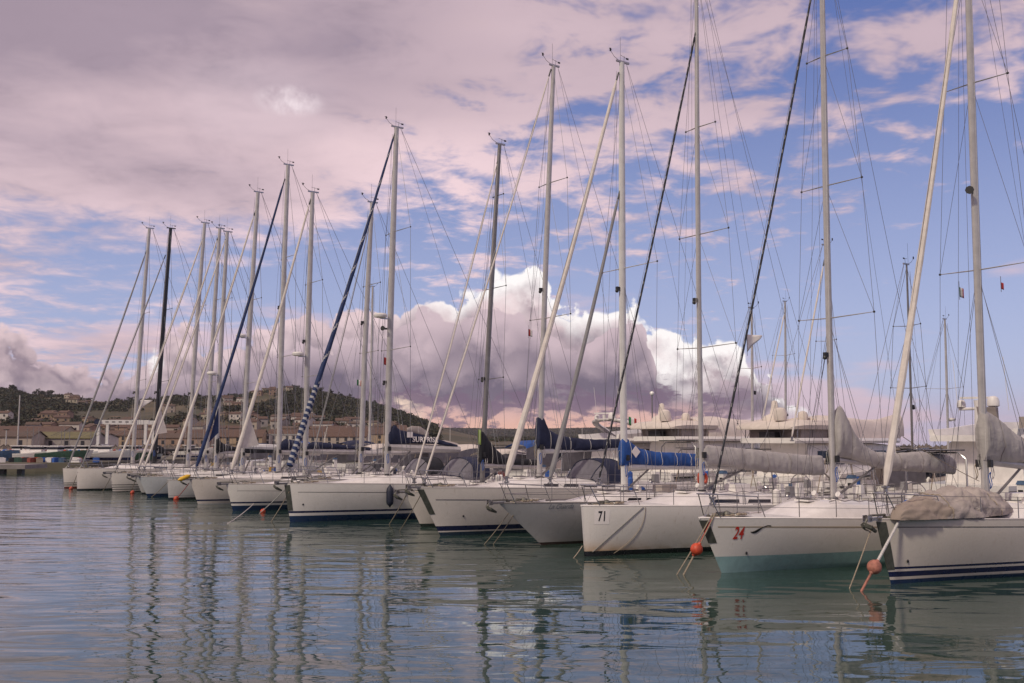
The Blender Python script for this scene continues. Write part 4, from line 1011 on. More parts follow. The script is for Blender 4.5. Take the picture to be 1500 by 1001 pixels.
def cruiser(u, a_, L, label, top='canvas', hullc='gel', h=1.0, cabin='gel'):
    rt = boat_root(u, a_, ''); root = empty('cabin_cruiser', rt, ALPHA); tag(root, label, 'cabin cruiser', 'cabin cruisers berthed behind the quay')
    f0, f1 = 1.1 * h, 1.6 * h; rings, b, zd = mhull(L, L * .33, f0, f1, 18)
    MB().loft(rings).build('hull', hullm if hullc == 'gel' else hullc, root, angle=45)
    MB().loft([[V3((t * L * .99, b(t) * q * .99, zd(t) - .02)) for q in (-1, 0, 1)] for t in [i / 14 for i in range(15)]], closed=False).build('deck', 'deck', root)
    w = L * .125
    c = MB().loft([[V3((L * t, -w * k, zd(t))), V3((L * t, -w * k * .9, zd(t) + hh_)), V3((L * t, w * k * .9, zd(t) + hh_)), V3((L * t, w * k, zd(t)))] for t, k, hh_ in ((.28, 1, 1.15 * h), (.5, 1, 1.1 * h), (.58, .95, .65 * h), (.8, .6, .35 * h), (.86, .4, .02))]).build('cabin', cabin, root)
    for sd in (-1, 1):
        for t0, t1 in ((.31, .39), (.41, .49)):
            P = [V3((L * t, sd * (w * lerp(1, .9, q) + .012), zd(t) + 1.1 * h * q)) for t, q in ((t0, .42), (t1, .42), (t1, .85), (t0, .85))]
            MB().loft([P, [V3((p.x, p.y - sd * .04, p.z)) for p in P]]).build('window', 'glass', c)
    P = [V3((L * .505, -w * .85, zd(.5) + 1.05 * h)), V3((L * .505, w * .85, zd(.5) + 1.05 * h)), V3((L * .575, w * .8, zd(.58) + .68 * h)), V3((L * .575, -w * .8, zd(.58) + .68 * h))]
    MB().loft([P, [p + V3((-.05, 0, -.06)) for p in P]]).build('windscreen', 'glass', c)
    mb = MB(); mb.loft([[V3((L * t, -w * 1.15 * cos(pi * k / 8), zd(.1) + (1.15 + dz_) * h + .3 * sin(pi * k / 8))) for k in range(9)] for t, dz_ in ((.02, .1), (.12, .3), (.22, .32), (.30, .2))], closed=False)
    cv = mb.build('canvas_top', top, root)
    mb = MB(); mb.loft([[V3((L * t, -w * 1.15, zd(.1) + .3)), V3((L * t, -w * 1.15, zd(.1) + (1.15 + dz_) * h)), V3((L * t, -w * 1.12, zd(.1) + (1.15 + dz_) * h)), V3((L * t, -w * 1.12, zd(.1) + .3))] for t, dz_ in ((.02, .1), (.15, .3), (.30, .2))]).build('canvas_side', 'vinyl', cv)
    for sd in (-1, 1):
        pts = [V3((L * t, sd * b(t) * .92, zd(t) + .55)) for t in (.5, .65, .8, .92, .98)]
        mb = MB(); mb.tube(pts, .016, 4)
        for p in pts: mb.tube([p, p - V3((0, 0, .55))], .013, 4)
        mb.build('bow_rail', 'steel', root)
    MB().tube([V3((L * .3, 0, zd(.3) + 1.2 * h)), V3((L * .3, 0, zd(.3) + 2.6 * h))], .014, 4).build('antenna', 'gel', root)
    return root
spec = [(1250, 10.5, 'canvas', 'cream'), (800, 10, 'navy', 'gel'), (752, 9, 'blue', 'cream'), (702, 10.5, 'cream', 'gel'), (655, 9.5, 'cream', 'cream'), (612, 10, 'beige', 'gel'), (570, 10, 'navy', 'cream'), (533, 9, 'cream', 'gel'),
        (497, 10, 'navy', 'gel'), (466, 10.5, 'canvas', 'cream'), (436, 9.5, 'cream', 'gel'), (408, 10, 'blue', 'gel'), (383, 9, 'beige', 'cream'), (357, 10, 'navy', 'gel')]
desc = ['grey canvas topped cabin cruiser behind the boat numbered 24', 'white cabin cruiser with a navy canvas top behind the navy sail cover with white edging', 'cream cabin cruiser with a blue top just behind the short black sail cover', 'white cabin cruiser with cream canvas right of the bronze mast foot', 'cream cabin cruiser seen past the end of the SURPRISE boom',
        'white cabin cruiser with a beige top below the SURPRISE boom cover', 'cream cabin cruiser with a navy top behind the mast carrying the radar', 'white cabin cruiser with a cream top left of the SURPRISE cover', 'white cabin cruiser with a navy top under the long grey boom', 'cream cabin cruiser with grey canvas behind the striped furled headsail', 'white cabin cruiser with a cream top left of the striped furled headsail', 'white cabin cruiser with a blue top beside the tallest left hand mast', 'cream cabin cruiser with a beige top in the far left of the berths', 'farthest cabin cruiser on the left, white with a navy top']
for i, (u, L, tp, cb) in enumerate(spec): cruiser(u, 38.5 + (i % 3) * .5, L, desc[i], tp, 'gel', 1.0 + .12 * (i % 3), cb)

# ---- quay the boats lie to
def quay_pt(a, s, z): p = AX * a + LAT * s; return V3((p.x, p.y, z))
mq = mat('quay_concrete', (.30, .28, .26), .85, var=.3, vscale=1.2, bump=.01, bscale=8)
mb = MB()
P = [(35.0, 6), (37.6, 6), (37.6, 112), (35.0, 112)]
mb.add([quay_pt(a, s, -1.5) for a, s in P] + [quay_pt(a, s, .9) for a, s in P], [(3, 2, 1, 0), (4, 5, 6, 7), (0, 1, 5, 4), (1, 2, 6, 5), (2, 3, 7, 6), (3, 0, 4, 7)])
tag(mb.build('quay', mq, smooth=False), kind='structure')
ordn = 'nearest,second,third,fourth,fifth,sixth,seventh,eighth,ninth,tenth,eleventh,twelfth,farthest'.split(',')
for i in range(13):                         # service posts along the quay
    p = quay_pt(36.2, 12 + i * 7.3, .9)
    o = empty('service_pedestal', p, ALPHA); tag(o, '%s white power pedestal of the line along the quay behind the boats' % ordn[i], 'power pedestal', 'power pedestals along the quay')
    MB().box((0, 0, .5), (.28, .28, 1.0)).build('post', 'gel', o); MB().box((0, 0, 1.06), (.34, .34, .14), taper=.7).build('cap', 'dullblue', o); MB().box((-.15, 0, .7), (.02, .18, .2)).build('socket_panel', 'dark', o)

# ---- mooring lines and buoys
def water_pt(u, v): d = ray(u, v); return CP - d * (CAMH / d.z)
def mline(start, uv, m, label, r=.014, k=.03, name='mooring_line', group='mooring lines running down from the bows'):
    e = water_pt(*uv); d = (e - start).normalized(); e = e + d * .35
    o = MB().tube([p - start for p in sag(start, e, k, 12)], r, 6, caps=False).build(name, m, None, loc=start); tag(o, label, 'rope', group); return start, e
def bwp(key, u, v, yo=-.15):
    b = B[key]
    for _ in range(5):
        x, z = b.cl(u, v, yo); t = max(0.0, b.t_of(x, z)); yo = -(b.hy(t, max(0, z)) + .018)
    return b.world(x, yo, z)
def buoy(p, d, r, m, label):
    root = empty('mooring_buoy', p); tag(root, label, 'buoy', 'round mooring buoys')
    z = d.normalized(); q = z.to_track_quat('Z', 'Y').to_matrix()
    mb = MB().ball((0, 0, 0), r, 18, jit=.0); mb.v = [tuple(q @ V3(v)) for v in mb.v]; mb.build('float', m, root)
    for sgn in (-1, 1):
        mb = MB().tube([q @ V3((0, 0, sgn * r * .9)), q @ V3((0, 0, sgn * r * 1.18))], [r * .34, r * .24], 8); mb.build('end_collar', m, root)
def hull_rope(key, P, m, label, r):
    pts = [bwp(key, u, v) for u, v in P]; o = MB().tube([p - pts[0] for p in pts], r, 6, caps=False).build('mooring_line', m, None, loc=pts[0]); tag(o, label, 'rope', 'mooring lines running down from the bows')
hull_rope('b3', [(lerp(942, 868, i / 12), lerp(743, 809, i / 12)) for i in range(13)], 'ropeg', 'taut grey rope slanting across the bow of number 71', .013)
hull_rope('b3', [(945 - 46 * (i / 14) ** 2.2, 743 + 68 * (i / 14) ** .95) for i in range(15)], 'rope', 'slack rope hanging in a curve on the hull of number 71', .008)
# beside number 24
s, e = mline(bwp('b2', 1044, 752), (991, 842), 'rope', 'brown rope dropping into the water left of the orange buoy by number 24', .016)
s = bwp('b2', 1047, 752); w_ = water_pt(1001, 842)
pm = s.lerp(w_, .585); mline(s, (1001, 842), 'rope', 'rope from the bow of number 24 through the bright orange buoy', .024)
tag(MB().tube([V3(), pm - s], .020, 6).build('mooring_line', 'ropered', None, loc=s), 'red sleeve rope between the bow of number 24 and its orange buoy', 'rope', 'mooring lines running down from the bows')
buoy(pm, w_ - s, .165, 'orange', 'bright orange buoy threaded on the rope at the bow of number 24')
s = bwp('b1', 1317, 752); w_ = water_pt(1262, 866); pm = s.lerp(w_, .70)
mline(s, (1262, 866), 'fadered', 'faded red rope below the weathered pink buoy at the right', .030, .0)
tag(MB().tube([V3(), pm - s], .035, 6).build('mooring_line', 'ropew', None, loc=s), 'thick white rope from the cream sloop down to the weathered pink buoy', 'rope', 'mooring lines running down from the bows')
buoy(pm, w_ - s, .172, 'fadered', 'weathered pink buoy threaded on the thick white rope at the right')
mline(bwp('b1', 1278, 770), (1244, 862), 'rope', 'thin brown rope left of the weathered pink buoy', .016)
for key, u0, v0, u1, v1, m, lab in (
        ('b3', 853, 800, 838, 818, 'rope', 'short rope entering the water in front of number 71'),
    ('b4', 745, 752, 709, 797, 'rope', 'knotted rope from the silver grey sloop, left of its pair'), ('b4', 752, 755, 722, 797, 'rope', 'knotted rope from the silver grey sloop, right of its pair'),
    ('b5', 618, 722, 585, 778, 'rope', 'rope from the anchor of the navy banded sloop'), ('b6', 597, 722, 570, 768, 'rope', 'rope from the bow of the half hidden cream sloop'),
    ('b7', 422, 712, 380, 752, 'ropew', 'white rope from the large sloop towards the small orange buoy'), ('b7', 424, 720, 397, 764, 'rope', 'rope dropping steeply beneath the anchor of the large white sloop'),
    ('b8', 372, 738, 334, 767, 'ropew', 'long pale rope running out to the left from the sloop with a blue band'), ('b9', 277, 708, 255, 734, 'ropered', 'red rope to the small orange buoy left of the yellow fender'),
    ('b10', 246, 706, 222, 728, 'rope', 'thin rope from the grey white plumb bowed sloop'), ('b12', 200, 700, 190, 722, 'rope', 'thin rope from the pale sloop with a black bottom'), ('b13', 163, 698, 150, 720, 'rope', 'thin rope from the sloop with three dark stripes'), ('b14', 114, 692, 104, 717, 'rope', 'thin rope from the sloop with the black mast')):
    slack = .45 if 'slack' in lab else .05
    s = bwp(key, u0, v0)
    mline(s, (u1, v1), m, lab, .016 if key in ('b3', 'b4', 'b5') else .020, slack)
for (u, v, r, lab) in ((385, 751, .13, 'small orange buoy floating in front of the sloop with a blue band'), (258, 732, .16, 'orange red buoy floating in front of the grey white plumb bowed sloop'), (194, 723, .14, 'tiny orange buoy in front of the striped cream sloop'), (104, 717, .14, 'farthest little orange buoy below the sloop with the rusty bottom')):
    p = water_pt(u, v); buoy(p + V3((0, 0, .05)), V3((.4, 0, 1)), r, 'orange', lab)
# fender on the large sloop, yellow fender on b9
b = B['b7']; t = .34
x, z = b.cl(575, 727, -1.9)
t = b.t_of(x, z); p = b.world(x, -(b.hy(t, z) + .17), z)
o = empty('fender', p, ALPHA); tag(o, 'long navy fender hanging from the rail of the large white sloop', 'fender')
MB().loft([[V3((cos(a) * q * .16, sin(a) * q * .16, zz_)) for a in [2 * pi * j / 14 for j in range(14)]] for q, zz_ in ((.15, .50), (.3, .44), (.85, .34), (1, .2), (1, -.25), (.85, -.36), (.3, -.44), (.12, -.5))]).build('fender_body', 'rubber', o)
MB().tube([(0, 0, .48), (0, .05, 1.15)], .012, 5).build('fender_rope', 'ropew', o)
b = B['b9']; x, z = b.cl(269, 700)
o = empty('fender', b.world(x, 0, z), ALPHA); tag(o, 'yellow fender lashed to the bow of the cream sloop with one navy line', 'fender')
mb = MB().tube([(.35, 0, .12), (.2, 0, .06), (-.15, 0, -.08), (-.3, 0, -.12)], [.05, .12, .12, .04], 10); mb.build('fender_body', 'yellow', o)

# covered dinghy lying on the foredeck of the cream sloop
b = B['b1']
prof = [(1311, 752, 757), (1316, 733, 757), (1324, 725, 757), (1345, 718, 756), (1368, 711, 756), (1388, 708, 755), (1410, 708, 754), (1430, 709, 754), (1446, 713, 754), (1458, 720, 752), (1466, 729, 748), (1473, 742, 744)]
yo = -.35
P = [(b.cl(u, a, yo), b.cl(u, c, yo)) for u, a, c in prof]
o = empty('covered_dinghy', b.world(P[0][1][0], yo, b.deck_z(0) + .02), ALPHA); tag(o, 'upturned dinghy under a beige cover on the foredeck of the cream sloop', 'dinghy')
x00 = P[0][1][0]; rings = []; xs2 = [p[1][0] for p in P]; NR = 90
for i in range(NR + 1):
    x = lerp(xs2[0], xs2[-1], i / NR); j = 0
    while j < len(xs2) - 2 and x > xs2[j + 1]: j += 1
    q = (x - xs2[j]) / (xs2[j + 1] - xs2[j]); hgt = lerp(P[j][0][1], P[j + 1][0][1], q) - (b.deck_z(0) + .02)
    qq = i / NR; w = .02 + .74 * max(0, sin(pi * min(1, .03 + qq * .94))) ** .62 * (.72 + .28 * sm(qq * 2.2)); hgt = max(.01, hgt * (1 if 0 < i < NR else 0)) * (.84 + .16 * mnoise.noise(V3((x * 1.7, 1, 1))) + .10 * mnoise.noise(V3((x * 5.0, 2, 1)))) * (.78 + .22 * sm(qq * 2.0))
    ring = []
    for k in range(41):
        a = pi * k / 40; k = k * .6; yy = -cos(a) * w; sh_ = abs(sin(a)) ** .85
        fold = .12 * mnoise.noise(V3((x * 1.6, k * .3, 0))) + .05 * mnoise.noise(V3((x * 5.0 + k * .5, k * .15, 3))) + .05 * abs(sin(k * .9 + x * 2.2)) * (1 - sh_) - .07 * max(0, 1 - 5 * abs(mnoise.noise(V3((x * 2.4 + k * .12, k * .22 - x * .8, 8))))) - .045 * max(0, 1 - 6 * abs(mnoise.noise(V3((x * 4.5 - k * .2, k * .3, 5)))))
        ring.append(V3((x - x00, yy * (1 + fold), max(.0, hgt * sh_ * (1 + fold * 1.3)))))
    rings.append(ring)
MB().loft(rings, closed=False, mfun=lambda i, k: 1 if i < 24 + 4 * sin(k * .4) and k < 34 else 0).build('dinghy_cover', ['beige', 'sand'], o, angle=80)
for i in (27, 63): MB().tube([p * 1.0 + V3((0, p.y * .012, .012)) for p in rings[i]], .012, 4).build('lashing', 'rope', o)
# bird shaped emblem and vent on the bow of number 24
b = B['b2']; mb = MB(); G = []
for i in range(15):
    q = i / 14; x = .50 + .52 * q; z = 1.13 + .055 * sin(q * 5.2 - 2.2) + .10 * q * q; wd_ = .012 + .030 * max(0, sin(pi * min(1, q * 1.6))) ** 2
    for s_ in (-1, 1): G.append((x, -(b.hy(max(0, b.t_of(x, z + s_ * wd_)), z + s_ * wd_) + .012), z + s_ * wd_))
mb.add(G, [(2 * i, 2 * i + 2, 2 * i + 3, 2 * i + 1) for i in range(14)])
mb.build('bird_emblem', 'black', b.obj, smooth=False)
for bk_, xx, zz_ in (('b2', .55, .52), ('b1', .35, .55), ('b7', .45, .75), ('b5', .7, .72)):
    b = B[bk_]; y_ = -(b.hy(max(0, b.t_of(xx, zz_)), zz_) + .01)
    MB().ball((xx, y_, zz_), .045, 8, sy=.4).build('through_hull_fitting', 'dark', b.obj)

# flags
def flag(p, w, h, cols, label, tri=False, name='flag'):
    root = empty(name, p, ALPHA); tag(root, label, 'flag')
    mb = MB(); n = 12
    g = []
    for i in range(n + 1):
        for j in range(5):
            q = i / n; hh2 = h * (1 - q) if tri else h
            g.append((q * w, .12 * w * sin(q * 6) * q + .004, -hh2 * j / 4 - .25 * w * q * (0 if tri else 1)))
    fs = [[i * 5 + j, (i + 1) * 5 + j, (i + 1) * 5 + j + 1, i * 5 + j + 1] for i in range(n) for j in range(4)]
    for f_i, f in enumerate(fs): mb.add([], [])
    mb.v = g; mb.f = fs; mb.m = [min(len(cols) - 1, int((k // 4) / n * len(cols))) for k in range(len(fs))]
    ob = mb.build('cloth', list(cols), root)
    so = ob.modifiers.new('thickness', 'SOLIDIFY'); so.thickness = .006
    MB().tube([(0, 0, .15), (0, 0, -h - .1)], .008, 4).build('halyard', 'wire', root)
def fp(key, u, v, yo=-.9):
    b = B[key]; x, z = b.cl(u, v, yo); return b.world(x, yo, z)
flag(fp('b1', 1405, 420, .8), .22, .28, ('green', 'whitep', 'red'), 'small limp tricolour flag under the spreader of the right edge mast')
flag(fp('b1', 1466, 413, -.9), .14, .18, ('red',), 'tiny red pennant under the right spreader of the right edge mast')
flag(fp('b5', 774, 482, .8), .2, .28, ('red', 'whitep'), 'small red and white flag under the spreader left of the furled cream headsail')
flag(fp('b7', 562, 523, .5), .3, .35, ('red',), 'small red courtesy flag beside the mast with the radar')
flag(fp('b7b', 523, 556, .8), .28, .3, ('green', 'whitep', 'red'), 'little green and red flag left of the mast hidden behind the large sloop')
flag(fp('b2', 1094, 490, .0), .62, .5, ('whitep',), 'white triangular flag on the black forestay of number 24', tri=True)
flag(fp('b14', 205, 586, .0), .9, .7, ('whitep',), 'white triangular pennant on the forestay left of the black mast', tri=True)
flag(fp('b6', 700, 629, -.15), .16, .62, ('lime',), 'lime green cloth beside the bronze mast')
flag(boat_root(896, 39, '') + V3((1.0, -.3, 4.9)), .6, .5, ('green', 'whitep', 'red'), 'tricolour ensign on the radar arch yacht')
# weather vane slat hanging on a backstay and bow canvas details

# ------------------------------------------------------------------ water
m = bpy.data.materials.new('harbour_water'); m.use_nodes = True; t = m.node_tree; bs = t.nodes['Principled BSDF']
bs.inputs['Base Color'].default_value = (.030, .058, .047, 1); bs.inputs['Roughness'].default_value = .02; bs.inputs['IOR'].default_value = 1.38
bs.inputs['Specular IOR Level'].default_value = .5
ob_ = t.nodes.new('ShaderNodeTexCoord').outputs['Object']
sp_ = t.nodes.new('ShaderNodeSeparateXYZ'); t.links.new(ob_, sp_.inputs[0]); wx, wy = X(t, sp_.outputs[0]), X(t, sp_.outputs[1])
def n2(v, s, d, r=.5, dist=0):
    n = t.nodes.new('ShaderNodeTexNoise'); n.noise_dimensions = '2D'; t.links.new(v, n.inputs['Vector']); n.inputs['Scale'].default_value = s; n.inputs['Detail'].default_value = d; n.inputs['Roughness'].default_value = r; n.inputs['Distortion'].default_value = dist
    return X(t, n.outputs[0])
# long low swell, then wavelets drawn out across the view, then fine ripple in wind patches
a1 = n2(vec(t, wx * .22 + wy * .05, wy * .55), 1.0, 2)
a2 = n2(vec(t, wx * .42 + wy * .10, wy * 1.15 - wx * .08), 1.0, 2, .45, .8)
a3 = n2(vec(t, wx * 1.7 - wy * .3, wy * 4.6), 1.0, 2, .5, .4)
patch = n2(vec(t, wx * .035, wy * .07 + 3), 1.0, 2).step(.40, .62)
wind = (1 - (wx * .8 + wy * -.25).step(-26, -6)) * .7 + .3
far = wy.step(28, 70)
hgt = a1 * .058 + a2 * (patch * .017 + .004) + a3 * ((patch * .0036 + .0003) * (wind * 1.2 + .1)) + n2(vec(t, wx * .8, wy * 2.4 + 7), 1.0, 2.5) * far * .020
bn = t.nodes.new('ShaderNodeBump'); bn.inputs['Distance'].default_value = 1.0; bn.inputs['Strength'].default_value = 1.0
t.links.new(hgt.s, bn.inputs['Height']); t.links.new(bn.outputs[0], bs.inputs['Normal'])
mb = MB(); mb.add([(-9000, -300, 0), (9000, -300, 0), (9000, 16000, 0), (-9000, 16000, 0)], [(0, 1, 2, 3)])
w = mb.build('harbour_water', m, smooth=False); tag(w, kind='structure')
mb = MB(); mb.add([(-9000, -300, -6), (9000, -300, -6), (9000, 16000, -6), (-9000, 16000, -6)], [(0, 1, 2, 3)])
tag(mb.build('sea_floor', mat('silt', (.08, .07, .05), .9), smooth=False), kind='structure')

# ------------------------------------------------------------------ land
def g(u, Y, z=0.0):                         # ground position seen in column u at distance Y
    k = (u - 750.0) / (F * cos(PITCH)); return V3((k * Y, Y, z))
LZ = .95
land_m = mat('quayside_ground', (.20, .17, .14), .9, var=.35, vscale=.02, col2=(.11, .10, .07))
mb = MB()
out = [g(-700, 113), g(60, 113), g(135, 114), g(330, 150), g(560, 230), g(760, 420), g(900, 900), g(960, 2300), g(1100, 5200), g(-700, 5200)]
n = len(out)
mb.add([(p.x, p.y, -3) for p in out] + [(p.x, p.y, LZ) for p in out], [list(range(n)), list(range(2 * n - 1, n - 1, -1))] + [[i, i + n, (i + 1) % n + n, (i + 1) % n] for i in range(n)])
tag(mb.build('ground', land_m, smooth=False), kind='structure')
# open piled jetty in front
jm = mat('jetty_concrete', (.26, .23, .22), .85, var=.3, vscale=1.0)
o = empty('jetty', g(28, 107)); tag(o, 'low concrete jetty on dark piles at the left edge', 'jetty')
mb = MB(); mb.box((-12, 0, .72), (29, 5, .45)); mb.build('deck', jm, o, smooth=False)
for k in range(8): MB().box((1.7 - k * 1.9, -1.7, -.75), (.55, .6, 2.45)).build('pile', 'dark', o, smooth=False)

HR = [(-900, 560), (-300, 572), (-100, 570), (0, 579), (20, 577), (35, 582), (60, 586), (90, 585), (130, 590), (160, 592), (200, 591), (240, 588), (280, 586), (320, 586), (360, 584), (390, 580), (415, 577), (440, 575), (465, 579), (490, 583), (520, 590), (550, 598), (580, 608), (610, 618), (640, 627), (680, 637), (730, 646)]
def interp(P, x):
    if x <= P[0][0]: return P[0][1]
    for (a, b), (c, d) in zip(P, P[1:]):
        if x <= c: return lerp(b, d, (x - a) / (c - a))
    return P[-1][1]
def ridge(u, Y): return (HOR - interp(HR, u)) / F * Y + CAMH
YR, Y0 = 1250.0, 430.0
def hill_z(x, y):
    u = 750 + x / y * F * cos(PITCH); R_ = max(0, ridge(u, YR))
    q = max(0, min(1.0, (y - Y0) / (YR - Y0)))
    h = R_ * (.30 * q + .70 * sm(q)) * (1 + .10 * mnoise.noise(V3((x * .006, y * .006, 0))) * (1 - q))
    h += 7 * mnoise.noise(V3((x * .012, y * .012, 4))) * sin(pi * q) * min(1, R_ / 30)
    if y > YR: h = R_ * (1 - .0006 * (y - YR))
    return LZ + .3 + h
hill_m = bpy.data.materials.new('hillside'); hill_m.use_nodes = True; t = hill_m.node_tree; bs = t.nodes['Principled BSDF']; bs.inputs['Roughness'].default_value = .95
oc = t.nodes.new('ShaderNodeTexCoord').outputs['Object']
f1 = fbm3(t, oc, .012, 5, .6); f2 = fbm3(t, oc, .05, 4, .6)
c = mixc(t, f1.step(.42, .58), (.060, .052, .028), (.115, .086, .048)); c = mixc(t, f2.step(.52, .66) * .8, c, (.055, .060, .034))
c = mixc(t, fbm3(t, oc, .021, 3).step(.63, .70) * .8, c, (.24, .14, .085)); t.links.new(c, bs.inputs['Base Color'])
NX, NY = 150, 46; mb = MB(); vs = []
for j in range(NY):
    y = lerp(Y0, 1500, j / (NY - 1))
    for i in range(NX):
        u = lerp(-800, 760, i / (NX - 1)); p = g(u, y); vs.append((p.x, y, hill_z(p.x, y)))
mb.add(vs, [(j * NX + i, j * NX + i + 1, (j + 1) * NX + i + 1, (j + 1) * NX + i) for j in range(NY - 1) for i in range(NX - 1)])
tag(mb.build('hill', hill_m), kind='structure')
# far ridge
FR = [(480, 640), (540, 632), (600, 628), (650, 629), (700, 630), (760, 631), (820, 630), (870, 629), (900, 628), (925, 630), (955, 631), (985, 633), (1010, 637), (1040, 642), (1080, 646)]
far_m = bpy.data.materials.new('far_hillside'); far_m.use_nodes = True; t = far_m.node_tree; bs = t.nodes['Principled BSDF']; bs.inputs['Roughness'].default_value = .95
oc = t.nodes.new('ShaderNodeTexCoord').outputs['Object']
c = mixc(t, fbm3(t, oc, .006, 5, .65).step(.4, .6), (.030, .036, .030), (.062, .058, .046)); t.links.new(c, bs.inputs['Base Color'])
mb = MB(); vs = []; NX, NY = 180, 14
for j in range(NY):
    y = lerp(2600, 4200, j / (NY - 1))
    for i in range(NX):
        u = lerp(480, 1080, i / (NX - 1)); p = g(u, y); q = j / (NY - 1)
        r_ = (HOR - interp(FR, u)) / F * 4200 + CAMH
        vs.append((p.x, y, max(-2, r_ * (sm(q * 1.02) * .75 + .25 * q) * 1.0 + 5 * mnoise.noise(V3((p.x * .004, y * .004, 1))) * (1 if q > .1 else 0) + 3.5 * abs(mnoise.noise(V3((p.x * .03, y * .02, 1))))))) 
mb.add(vs, [(j * NX + i, j * NX + i + 1, (j + 1) * NX + i + 1, (j + 1) * NX + i) for j in range(NY - 1) for i in range(NX - 1)])
tag(mb.build('far_hills', far_m, smooth=False), kind='structure')

# ------------------------------------------------------------------ trees
leafm = []
for k, cc in enumerate(((.038, .044, .024), (.060, .056, .028), (.028, .036, .022), (.082, .066, .034))):
    leafm.append(mat('foliage_%d' % k, cc, .85, var=.45, vscale=.25))
bark = mat('bark', (.07, .05, .035), .9)
rng = random.Random(11)
def clump(mb, c, rx, rz, n, s, mi=0, mis=1):
    lobes = [V3((rng.gauss(0, .45) * rx, rng.gauss(0, .45) * rx, rng.uniform(-.5, .6) * rz)) for _ in range(5)]
    for k in range(n):
        l = lobes[k % 5]; d = V3((rng.gauss(0, 1), rng.gauss(0, 1), rng.gauss(0, 1))).normalized()
        p = V3(c) + l + V3((d.x * rx * .55, d.y * rx * .55, d.z * rz * .5)) * rng.uniform(.6, 1)
        a = V3((rng.gauss(0, 1), rng.gauss(0, 1), rng.gauss(0, .7))).normalized(); b_ = a.cross(V3((rng.gauss(0, 1), rng.gauss(0, 1), rng.gauss(0, 1))).normalized())
        q = s * rng.uniform(.6, 1.3)
        mb.add([p - a * q, p + b_ * q * .8, p + a * q, p - b_ * q * .8], [(0, 1, 2, 3)], (mi + rng.randrange(mis)) % 4)
# wooded slopes: countless crowns
mb = MB(); cnt = 0
for _ in range(34000):
    u = rng.uniform(-60, 640); q = rng.random() ** .8; y = lerp(Y0 + 15, YR + 5, q); p = g(u, y)
    dn = mnoise.noise(V3((p.x * .008, p.y * .006, 7))) + .35 * mnoise.noise(V3((p.x * .03, p.y * .02, 2)))
    lowq = (1 - q) * .25 + (.35 if u > 430 else 0) + (.25 if u < 60 else 0)
    if dn + lowq - (.10 if 120 < u < 400 and q > .45 else 0) < rng.uniform(-.05, .35): continue
    z = hill_z(p.x, p.y); rx = rng.uniform(1.8, 4.2); rz = rng.uniform(1.4, 3.0)
    clump(mb, (p.x, p.y, z + rz * .5), rx, rz, 20, rx * .32, rng.choice((0, 0, 1, 2, 2, 3)), 1); cnt += 1
    if cnt > 13000: break
o = mb.build('woodland', leafm, smooth=False); tag(o, kind='stuff'); o['label'] = 'dense dark woodland covering the hillside'
# scrub on the far ridge
mb = MB()
for _ in range(9000):
    u = rng.uniform(560, 1010); y = lerp(2750, 4190, rng.random() ** .6); p = g(u, y)
    r_ = (HOR - interp(FR, u)) / F * 4200 + CAMH; q = (y - 2600) / 1600
    clump(mb, (p.x, y, r_ * (sm(q * 1.02) * .75 + .25 * q) + 1.5), 9, 4, 6, 4.5, rng.choice((0, 0, 1, 2, 3)), 1)
o = mb.build('far_woodland', leafm, smooth=False); tag(o, kind='stuff')
# low trees and scrub on the plain behind the town
mb = MB()
for _ in range(2600):
    u = rng.uniform(560, 960); y = rng.uniform(700, 2300); p = g(u, y); k_ = y / 1000
    clump(mb, (p.x, y, LZ + 2 * k_), 5 * k_, 2.6 * k_, 8, 2.0 * k_, rng.choice((0, 0, 1, 2, 3)), 1)
o = mb.build('scrub', leafm, smooth=False); tag(o, kind='stuff')
# trees one can tell apart on the skyline
def tree(u, h, wd, shape, label, dy=0):
    y = YR - 12 + dy; p = g(u, y); z = hill_z(p.x, p.y) - .5
    root = empty('umbrella_pine' if shape == 'pine' else 'tree', (p.x, y, z)); tag(root, label, 'tree', 'trees along the crest of the hill')
    tr = MB(); tr.tube([(0, 0, 0), (.3, 0, h * .4), (.1, 0, h * .75)], [h * .045, h * .035, h * .018], 6)
    for k in range(4): a = k * 1.6; tr.tube([(.2, 0, h * .5), (cos(a) * wd * .3, sin(a) * wd * .3, h * .75)], [h * .02, h * .01], 5)
    tr.build('trunk', bark, root)
    cr = MB()
    if shape == 'pine':
        for k in range(9): clump(cr, (rng.uniform(-.38, .38) * wd, rng.uniform(-.38, .38) * wd, h * rng.uniform(.30, .74)), wd * .22, h * .2, 110, wd * .045, 0, 3)
    elif shape == 'cypress':
        for k in range(8): clump(cr, (0, 0, h * (.15 + .1 * k)), wd * (.5 - .05 * k), h * .12, 40, wd * .14, 2, 1)
    else:
        for k in range(8): clump(cr, (rng.uniform(-.3, .3) * wd, rng.uniform(-.3, .3) * wd, h * rng.uniform(.25, .78)), wd * .26, h * .22, 90, wd * .06, 0, 3)
    cr.build('crown', leafm, root, smooth=False)
